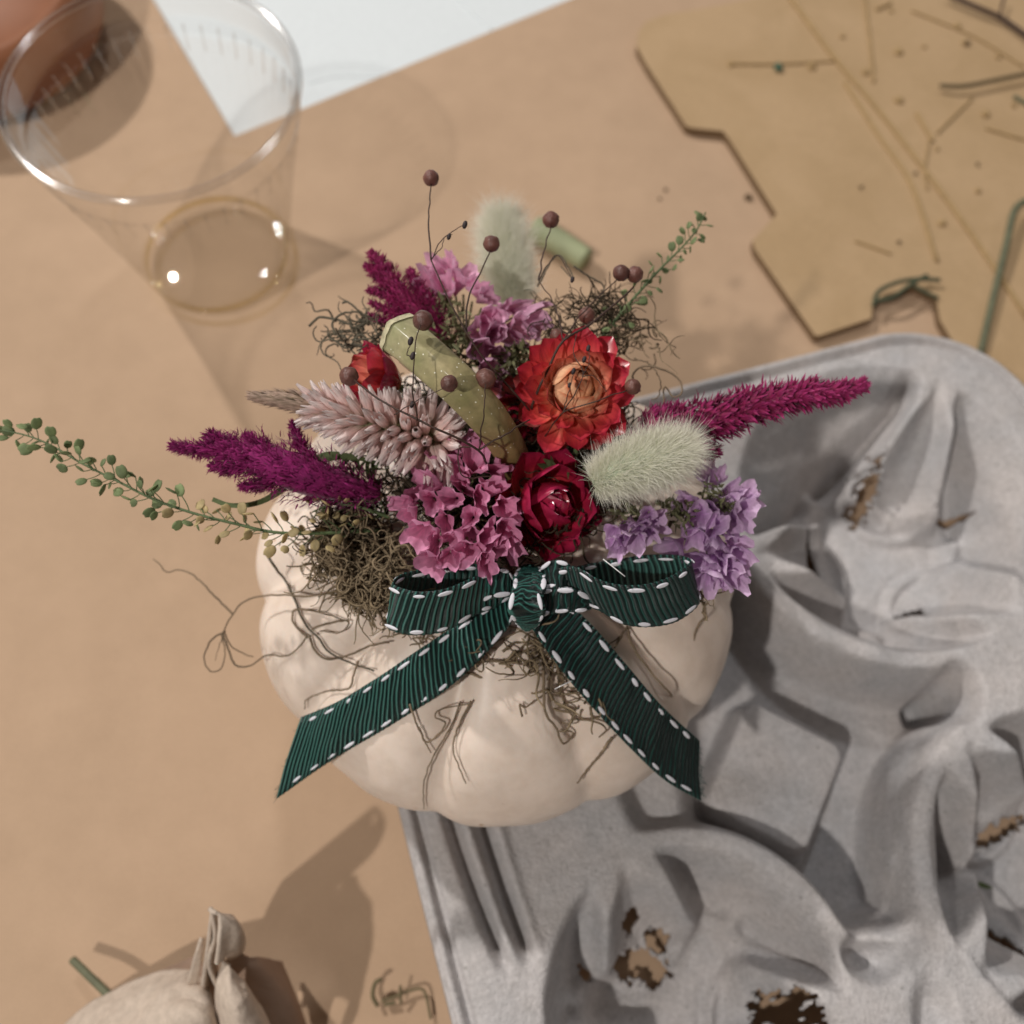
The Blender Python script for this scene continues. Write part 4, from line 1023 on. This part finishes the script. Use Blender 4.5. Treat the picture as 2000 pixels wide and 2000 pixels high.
# loops: one band each, out along the front and back behind
bow_part('loop', [(1000, 1122, 134), (960, 1112, 138), (920, 1130, 141), (870, 1150, 143), (820, 1156, 143), (782, 1148, 142), (768, 1138, 140), (785, 1122, 137), (830, 1112, 135), (880, 1106, 134), (940, 1104, 132), (1005, 1128, 130)],
         [(1000, 1165, 128), (965, 1188, 129), (930, 1200, 131), (870, 1232, 133), (810, 1240, 133), (768, 1232, 132), (757, 1220, 130), (775, 1190, 124), (830, 1175, 122), (880, 1165, 122), (940, 1160, 123), (1005, 1170, 124)], bow, wav=.1, seed=3, spitch=6.0)
bow_part('loop', [(1052, 1130, 134), (1085, 1112, 139), (1125, 1108, 142), (1160, 1128, 143), (1205, 1142, 143), (1260, 1142, 143), (1310, 1126, 142), (1348, 1098, 140), (1330, 1086, 137), (1270, 1084, 135), (1210, 1092, 134), (1140, 1104, 132), (1055, 1128, 130)],
         [(1052, 1178, 128), (1090, 1182, 130), (1130, 1182, 132), (1170, 1192, 133), (1215, 1218, 133), (1270, 1224, 133), (1325, 1212, 132), (1366, 1176, 130), (1340, 1150, 124), (1270, 1150, 122), (1210, 1155, 122), (1140, 1160, 123), (1055, 1172, 124)], bow, wav=.1, seed=4, spitch=6.0)
# crumpled folds close to the knot
bow_part('fold', [(1000, 1128, 134), (985, 1110, 138), (955, 1112, 139), (940, 1128, 137)], [(1003, 1168, 131), (985, 1165, 134), (960, 1170, 134), (945, 1175, 132)], bow, seed=5, wav=.6, spitch=3.6, s0=(1, 1))
bow_part('fold', [(1050, 1120, 134), (1070, 1098, 139), (1100, 1095, 140), (1118, 1112, 138), (1120, 1140, 136)], [(1052, 1160, 133), (1075, 1150, 137), (1092, 1155, 138), (1100, 1165, 136), (1102, 1180, 134)], bow, seed=6, wav=.6, spitch=3.8, s0=(1, 1))
bow_part('fold', [(1055, 1150, 136), (1085, 1148, 138), (1120, 1150, 138), (1160, 1170, 134)], [(1055, 1205, 131), (1085, 1198, 134), (1120, 1195, 134), (1155, 1190, 133)], bow, seed=8, wav=.6, spitch=4.6, s0=(1.5, 1.5))
# knot: wraps vertically, ribs lie across
bow_part('knot', [(1012, 1112, 126), (1003, 1128, 136), (1000, 1150, 139.5), (994, 1172, 140), (992, 1192, 138.5), (1003, 1210, 134), (1014, 1222, 126)],
         [(1056, 1108, 126), (1066, 1126, 136), (1067, 1148, 139.5), (1060, 1170, 140.5), (1066, 1192, 138.5), (1056, 1212, 134), (1044, 1224, 126)], bow, seed=9, wav=1.5, pitch=1.15, cup=1.0, spitch=4.6, s0=(2.0, 3.0), bow_=.8)
mb = MB()
for (ea, eb) in (((592, 1402, 98), (542, 1558, 86)), ((1366, 1450, 92), (1369, 1560, 83))):
    A0, B0_ = P(*ea), P(*eb); dout = (A0 + B0_) / 2 - P(1030, 1180, 128); dout.normalize()
    for _ in range(34):
        q = A0.lerp(B0_, random.random() ** .8); tube(mb, catmull([q - dout * .6, q + dout * rnd(.2, .9) + rvec(.15), q + dout * rnd(.5, 1.9) + rvec(.4)], 5), .06, 3, cap=False)
mb.obj('frayed_end', M_RIB, bow)
for (a, b, lab) in (((1178, 1092, 146), (1221, 1126, 146), 'clear glassy glue thread across the right bow loop'), ((1083, 1346, 117), (1116, 1330, 118), 'clear glassy glue thread left of the right ribbon tail')):
    mb = MB(); tube(mb, catmull([P(*a), P(*b)], 4), .12, 6); o = mb.obj('glue_thread', M_GLUE); tag(o, lab, 'glue thread', 'clear glue threads')

# ------------------------------------------------------------------ clear cup
def clear_mat(name, tint, gl=.10, rough=.04):
    m = bpy.data.materials.new(name); m.use_nodes = True; t = m.node_tree; t.nodes.remove(t.nodes['Principled BSDF'])
    out = t.nodes['Material Output']; tr = node(t, 'ShaderNodeBsdfTransparent'); tr.inputs[0].default_value = (*tint, 1)
    g_ = node(t, 'ShaderNodeBsdfGlossy'); g_.inputs['Roughness'].default_value = rough; g_.inputs[0].default_value = (1, 1, 1, 1)
    lw = node(t, 'ShaderNodeLayerWeight'); lw.inputs[0].default_value = .25
    r = node(t, 'ShaderNodeMapRange'); r.inputs[3].default_value = gl * .45; r.inputs[4].default_value = min(1, gl * 5.5); tc = ramp(t, lw.outputs['Facing'], [(.25, tint), (.95, tuple(v * .80 for v in tint))]); t.links.new(tc, tr.inputs[0]); t.links.new(lw.outputs['Facing'], r.inputs[0])
    mx = node(t, 'ShaderNodeMixShader'); t.links.new(r.outputs[0], mx.inputs[0]); t.links.new(tr.outputs[0], mx.inputs[1]); t.links.new(g_.outputs[0], mx.inputs[2])
    t.links.new(mx.outputs[0], out.inputs[0]); return m
M_CLEAR = clear_mat('clear plastic', (.975, .972, .965), .10)
M_CLEAR_RIM = clear_mat('clear plastic rim', (.965, .96, .955), .15, .13)
M_LIQ = clear_mat('pale yellow liquid', (.985, .975, .945), .03)
M_LIQ2 = clear_mat('pale yellow liquid edge', (.95, .88, .62), .10)
cc = Vector((-119.5, 273.0, 0)); RT, RB, CH = 50.5, 30.0, 97.0
cup = thing('plastic_cup', 'clear plastic cup holding a little pale yellow liquid, at the upper left', 'cup', cc)
prof = [(0.01, 3.4), (10, 3.3), (22, 2.6), (25.5, 1.6), (27.4, .6), (28.6, .6), (29.6, 1.6), (30.2, 3.6)]
for z in np.linspace(6, 80, 16): prof.append((30.2 + (47.6 - 30.2) * (z - 3.6) / (80 - 3.6), z))
prof += [(48.4, 81), (49.2, 82.4), (49.3, 86), (49.5, 93.5)]
def ribmod(a, i):
    z = prof[i][1]; return 1 + (.006 * math.sin(a * 60) if 60 < z < 80 else 0)
mb = MB(); lathe(mb, prof, 180, cc, rmod=ribmod); mb.obj('cup_wall', M_CLEAR, cup)
mb = MB(); rp = [(49.4 + 1.4 + 1.35 * math.cos(a), 95 + 1.5 * math.sin(a)) for a in np.linspace(-.2, 2 * PI - .2, 15)]; lathe(mb, rp, 128, cc); mb.obj('rim', M_CLEAR_RIM, cup)
mb = MB(); lathe(mb, [(0.01, 5.6), (26, 5.6), (29.0, 5.7), (30.3, 6.4)], 96, cc); mb.obj('liquid', M_LIQ, cup)
mb = MB(); lathe(mb, [(29.7 + .7 * math.cos(a), 5.2 + 1.1 * math.sin(a)) for a in np.linspace(0, 2 * PI, 9)], 96, cc); mb.obj('liquid_edge', M_LIQ2, cup)
mb = MB()
for k in range(44):                         # moulded grip ribs below the rim
    a = 2 * PI * k / 44; d = Vector((math.cos(a), math.sin(a), 0)); tube(mb, [cc + d * 45.9 + Vector((0, 0, 70)), cc + d * 48.0 + Vector((0, 0, 80))], .35, 5)
mb.obj('grip_ribs', M_CLEAR, cup)

# ------------------------------------------------------------------ reddish brown pot at the corner
pc = Vector((-247, 398, 0)); mb = MB()
lathe(mb, [(.01, 0), (44, 0), (56, 6), (61, 14), (62, 24), (60, 32), (55, 37), (52, 38), (50, 36), (52, 26), (40, 10), (.01, 9)], 72, pc)
o = mb.obj('clay_pot', M_POT); o.location = (0, 0, 0); tag(o, 'reddish brown round clay pot cut off by the upper left corner', 'pot')

# ------------------------------------------------------------------ notched tan board, upper right
out_ = [(1560, -60), (1500, -10), (1400, 12), (1300, 28), (1262, 42), (1247, 62), (1243, 90), (1262, 125), (1340, 246), (1352, 250), (1412, 256), (1422, 268), (1517, 418), (1470, 470), (1474, 486), (1592, 655), (1600, 656), (1702, 622), (1706, 590), (1730, 575), (1790, 560), (1828, 580), (1836, 625), (1860, 665), (1900, 720), (2000, 850), (2300, 900), (2400, -100)]
mb = MB(); top = [P(x, y, 5.0) for x, y in out_]; nT = len(top); bot = [p - Vector((0, 0, 4.6)) for p in top]
mb.add(top, [tuple(range(nT))], None, 0); bev = [p - Vector((0, 0, .001)) for p in top]
mb.add(bev + bot, [(k, nT + k, nT + (k + 1) % nT, (k + 1) % nT) for k in range(nT)], None, 1)
mb.add(bot, [tuple(range(nT))[::-1]], None, 0)
o = mb.obj('board', [M_SHEET, M_SHEET_EDGE], smooth=False)
if o.data.polygons[0].normal.z < 0: o.data.flip_normals()
tag(o, 'flat tan notched board with rounded corner at the upper right, behind the grey carrier', 'board')
# ------------------------------------------------------------------ plant scraps
M_STEM_G = mat('dull green stem', (.145, .15, .09), .6, .2, 300, spec=.35)
M_FAINT = mat('tan dry stem', (.42, .29, .145), .85, .15, 300, spec=.2)
M_OFFCUT = mat('pale green offcut', (.34, .37, .22), .6, .2, 120, spec=.3)
def scrap(name, label, cat, wires, m, group=None, dots=()):
    mb = MB()
    for pts, r in wires: tube(mb, catmull([P(*p) for p in pts], 24), r if callable(r) else (lambda t, r=r: r), 8)
    for (x, y, z, r) in dots: ball(mb, P(x, y, z), r, 10, 7, (1, 1, .6), bump=.4)
    return tag(mb.obj(name, m), label, cat, group)
random.seed(120)
scrap('twig', 'thick dark twig crossing the top right corner of the board', 'twig', [([(1850, -12, 9), (1910, 15, 9), (1955, 35, 8), (2000, 66, 8), (2050, 100, 8)], 1.2), ([(1952, 33, 9), (1962, -10, 10)], .6)], M_TWIG)
scrap('stem_piece', 'curved brown stem piece entering from the right edge over the board', 'stem piece', [([(1836, 167, 8), (1880, 168, 9), (1940, 157, 9), (2030, 138, 9)], .95)], mat('olive brown stem', (.13, .10, .05), .7))
scrap('stem_piece', 'long green stem leaning from the right edge down behind the carrier', 'stem piece', [([(2030, 385, 12), (1985, 405, 12), (1965, 480, 10), (1938, 590, 8), (1915, 690, 7)], 1.6)], M_STEM_G)
scrap('stem_piece', 'tiny brown stem scrap at the right edge of the board', 'stem piece', [([(1980, 188, 6), (2010, 205, 6)], .9)], M_STEM_G)
scrap('stem_piece', 'pale green stem offcut lying on the kraft paper behind the bouquet', 'stem piece', [([(1043, 448, 6), (1085, 470, 6), (1145, 508, 6)], lambda t: 6.2 - 1.0 * t)], M_OFFCUT)
scrap('stem_piece', 'short dark green stem poking out of the cream fibre paper', 'stem piece', [([(142, 1875, 8), (180, 1912, 12), (230, 1960, 14)], 1.3)], M_STEM_G)
scrap('leaf_sprig', 'curled dark green sprig lying in the board notch', 'leaf sprig', [([(1706, 598, 7), (1715, 570, 8), (1750, 552, 9), (1790, 545, 9), (1835, 547, 8)], .9), ([(1710, 588, 7), (1745, 580, 8), (1780, 555, 9), (1810, 538, 9)], 1.0), ([(1780, 556, 8), (1810, 572, 7), (1832, 582, 6)], .8)], mat('dark green sprig', (.07, .085, .05), .8))
fd_ = []
for (x, y) in [(1427, 124), (1740, 20), (1755, 100), (1870, 50), (1885, 83), (1755, 195), (1830, 290), (1925, 222), (1980, 205), (1645, 70), (1910, 372), (1840, 435), (1585, 130), (1690, 140), (1950, 110), (1805, 90)]: fd_.append((x, y, 5.6, rnd(1.0, 2.2)))
scrap('dry_flower_stems', 'faint tan dry flower stems and seed heads spread over the board', 'dry stems', [
    ([(1540, -10, 5.8), (1632, 115, 5.8), (1700, 195, 5.8), (1790, 310, 5.8), (1900, 460, 5.8), (2010, 625, 5.8)], 1.0),
    ([(1688, -10, 5.8), (1700, 90, 5.8), (1706, 160, 5.8)], .6), ([(1428, 124, 5.8), (1530, 124, 5.8), (1632, 118, 5.8)], .45),
    ([(1650, 160, 5.6), (1720, 270, 5.6), (1780, 360, 5.6), (1830, 510, 5.6)], .9), ([(1790, 220, 5.8), (1822, 275, 5.8)], .9), ([(1900, 190, 5.7), (1830, 260, 5.7)], .5),
    ([(1780, 20, 5.7), (1900, 70, 5.7), (2000, 130, 5.7)], .5), ([(1740, 5, 5.7), (1712, 18, 5.7)], .8), ([(1815, 275, 5.7), (1806, 330, 5.7), (1812, 370, 5.7)], .5), ([(1925, 250, 5.7), (2010, 275, 5.7)], .5), ([(1670, 470, 5.6), (1740, 495, 5.6)], .5)], M_FAINT, dots=fd_)
mb = MB(); ball(mb, P(1520, 131, 6.5), 2.1, 10, 7, (1, 1.2, .5), bump=.6); tag(mb.obj('leaf_bit', mat('bluish green leaf bit', (.07, .125, .08), .8)), 'small bluish green leaf bit alone on the board', 'leaf bit', 'plant crumbs')
M_CRUMB = mat('brown crumb', (.12, .08, .04), .9)
for (x, y, z, r, lab) in [(1462, 385, 1.2, 1.7, 'dark crumb on the kraft paper just left of the board notch'), (1682, 365, 6, .9, 'brown crumb on the middle of the board'), (1756, 472, 6, .9, 'brown crumb on the board low above its notch'), (1788, 338, 6, .9, 'brown crumb beside the long tan stem on the board'), (1910, 320, 6, .9, 'dark olive crumb near the right edge of the board'), (1888, 84, 6, 1.7, 'olive brown crumb under the thick twig'), (1300, 370, .9, .9, 'orange brown crumb on the paper above the right pepper grass'), (1288, 388, .8, .8, 'pale crumb next to the orange brown one on the paper')]:
    mb = MB(); ball(mb, P(x, y, z), r, 8, 6, (1, .8, .6), bump=.7); tag(mb.obj('crumb', M_CRUMB), lab, 'crumb', 'plant crumbs')
for (x, y, z, a, lab) in [(1908, 1725, 12, 20, 'green leaf scrap in the lower right well of the carrier'), (1602, 1195, 10, -50, 'green leaf scrap low in the upper right well of the carrier'), (1985, 1262, 44, 40, 'dark leaf scrap on the carrier ridge by the right edge')]:
    mb = MB(); d = Vector((math.cos(RD(a)), -math.sin(RD(a)), .1)); blade(mb, P(x, y, z), d, 5, .9, Vector((0, 0, 1)), .1, seg=5); tag(mb.obj('leaf_bit', M_LEAF), lab, 'leaf bit', 'plant crumbs')

# ------------------------------------------------------------------ cream fibre paper bundle, lower left
random.seed(130)
def sheet_surf(mb, rows, nu=64, nv=40, m=0, bump=.7, seed=1):
    """rows: list of polylines of equal meaning, lofted"""
    cols = [catmull([P(*p) for p in r], nu) for r in rows]; g_ = [catmull([c[i] for c in cols], nv) for i in range(nu)]
    vs = []; fs = []
    for i in range(nu):
        for j in range(nv):
            p = g_[i][j]; k = bump * (.7 * noise.noise(p * .09 + Vector((seed, 0, 0))) - 2.0 * abs(noise.noise(p * .075 + Vector((seed, 4, 0)))) - .9 * abs(noise.noise(p * .19 + Vector((seed, 9, 0)))) + .15 * noise.noise(p * .7 + Vector((seed, 0, 0)))); vs.append(p + Vector((.3 * k, .3 * k, k)))
    for i in range(nu - 1):
        for j in range(nv - 1): a = i * nv + j; fs.append((a, a + nv, a + nv + 1, a + 1))
    mb.add(vs, fs, None, m)
bd = thing('paper_bundle', 'cream fibre paper bundle with two folded lobes and a looped tip at the lower left', 'paper bundle', P(350, 2010, 20))
mb = MB(); sheet_surf(mb, [[(90, 2040, 2), (160, 1975, 10), (240, 1930, 18), (310, 1903, 24), (370, 1900, 30), (402, 1925, 34)], [(140, 2080, 22), (220, 2010, 30), (290, 1965, 36), (340, 1945, 40), (385, 1938, 42), (412, 1960, 40)], [(220, 2160, 30), (290, 2080, 38), (340, 2020, 44), (380, 1995, 46), (405, 1990, 44), (425, 2010, 36)], [(300, 2220, 20), (360, 2160, 30), (400, 2110, 34), (420, 2080, 32), (435, 2070, 26), (445, 2080, 18)]], bump=1.3)
mb.obj('left_lobe', M_CREAM, bd).modifiers.new('thickness', 'SOLIDIFY').thickness = .0012
mb = MB(); sheet_surf(mb, [[(434, 1875, 52), (420, 1930, 48), (425, 1990, 40), (440, 2090, 30)], [(450, 1885, 54), (450, 1945, 56), (460, 2010, 52), (475, 2110, 40)], [(470, 1905, 50), (495, 1960, 50), (520, 2020, 46), (545, 2110, 34)], [(482, 1920, 44), (515, 1970, 40), (545, 2035, 34), (580, 2120, 20)]], bump=1.0, seed=3)
mb.obj('right_lobe', M_CREAM, bd).modifiers.new('thickness', 'SOLIDIFY').thickness = .0012
mb = MB(); sheet_surf(mb, [[(392, 1925, 46), (402, 1850, 58), (412, 1772, 66), (420, 1790, 66), (424, 1830, 62), (412, 1880, 54), (428, 1925, 48)], [(410, 1945, 14), (418, 1860, 20), (428, 1800, 26), (434, 1815, 26), (436, 1850, 24), (426, 1900, 20), (438, 1940, 16)]], bump=.3, seed=5)
sheet_surf(mb, [[(410, 1770, 68), (428, 1788, 68), (430, 1840, 66), (424, 1885, 60)], [(432, 1782, 66), (448, 1798, 66), (448, 1838, 62), (438, 1875, 58)], [(456, 1786, 60), (472, 1812, 60), (468, 1848, 56), (440, 1866, 54)], [(462, 1800, 40), (480, 1830, 40), (474, 1862, 38), (448, 1880, 36)]], bump=.4, seed=6)
sheet_surf(mb, [[(366, 1915, 40), (378, 1870, 46), (390, 1830, 52)], [(385, 1920, 38), (392, 1880, 44), (394, 1832, 50)]], nu=12, nv=5, bump=.2, seed=7)
mb.obj('looped_tip', M_CREAM, bd).modifiers.new('thickness', 'SOLIDIFY').thickness = .0011
mb = MB(); sheet_surf(mb, [[(300, 1905, 4), (345, 1885, 12), (385, 1870, 20)], [(330, 1960, 10), (370, 1940, 22), (420, 1900, 34)], [(450, 1960, 20), (470, 1920, 30), (455, 1860, 40)], [(560, 2060, 14), (560, 1960, 22), (500, 1870, 34), ], [(620, 2100, 2), (585, 1980, 4), (545, 1880, 8)]], bump=1.2, seed=8)
mb.obj('tan_wrap', M_CREAM_DULL, bd).modifiers.new('thickness', 'SOLIDIFY').thickness = .0011
scrap('dry_sprig', 'thin broken olive sprig between the cream paper bundle and the grey carrier', 'dry sprig', [([(738, 1965, 3), (728, 1945, 4), (733, 1920, 5), (746, 1912, 5)], .7), ([(745, 1955, 3), (780, 1943, 3), (800, 1935, 3), (828, 1935, 3), (842, 1990, 2)], .45), ([(783, 1960, 3), (782, 1925, 6)], .45), ([(750, 1962, 3), (772, 1958, 3)], .6)], mat('olive sprig', (.17, .14, .075), .8))
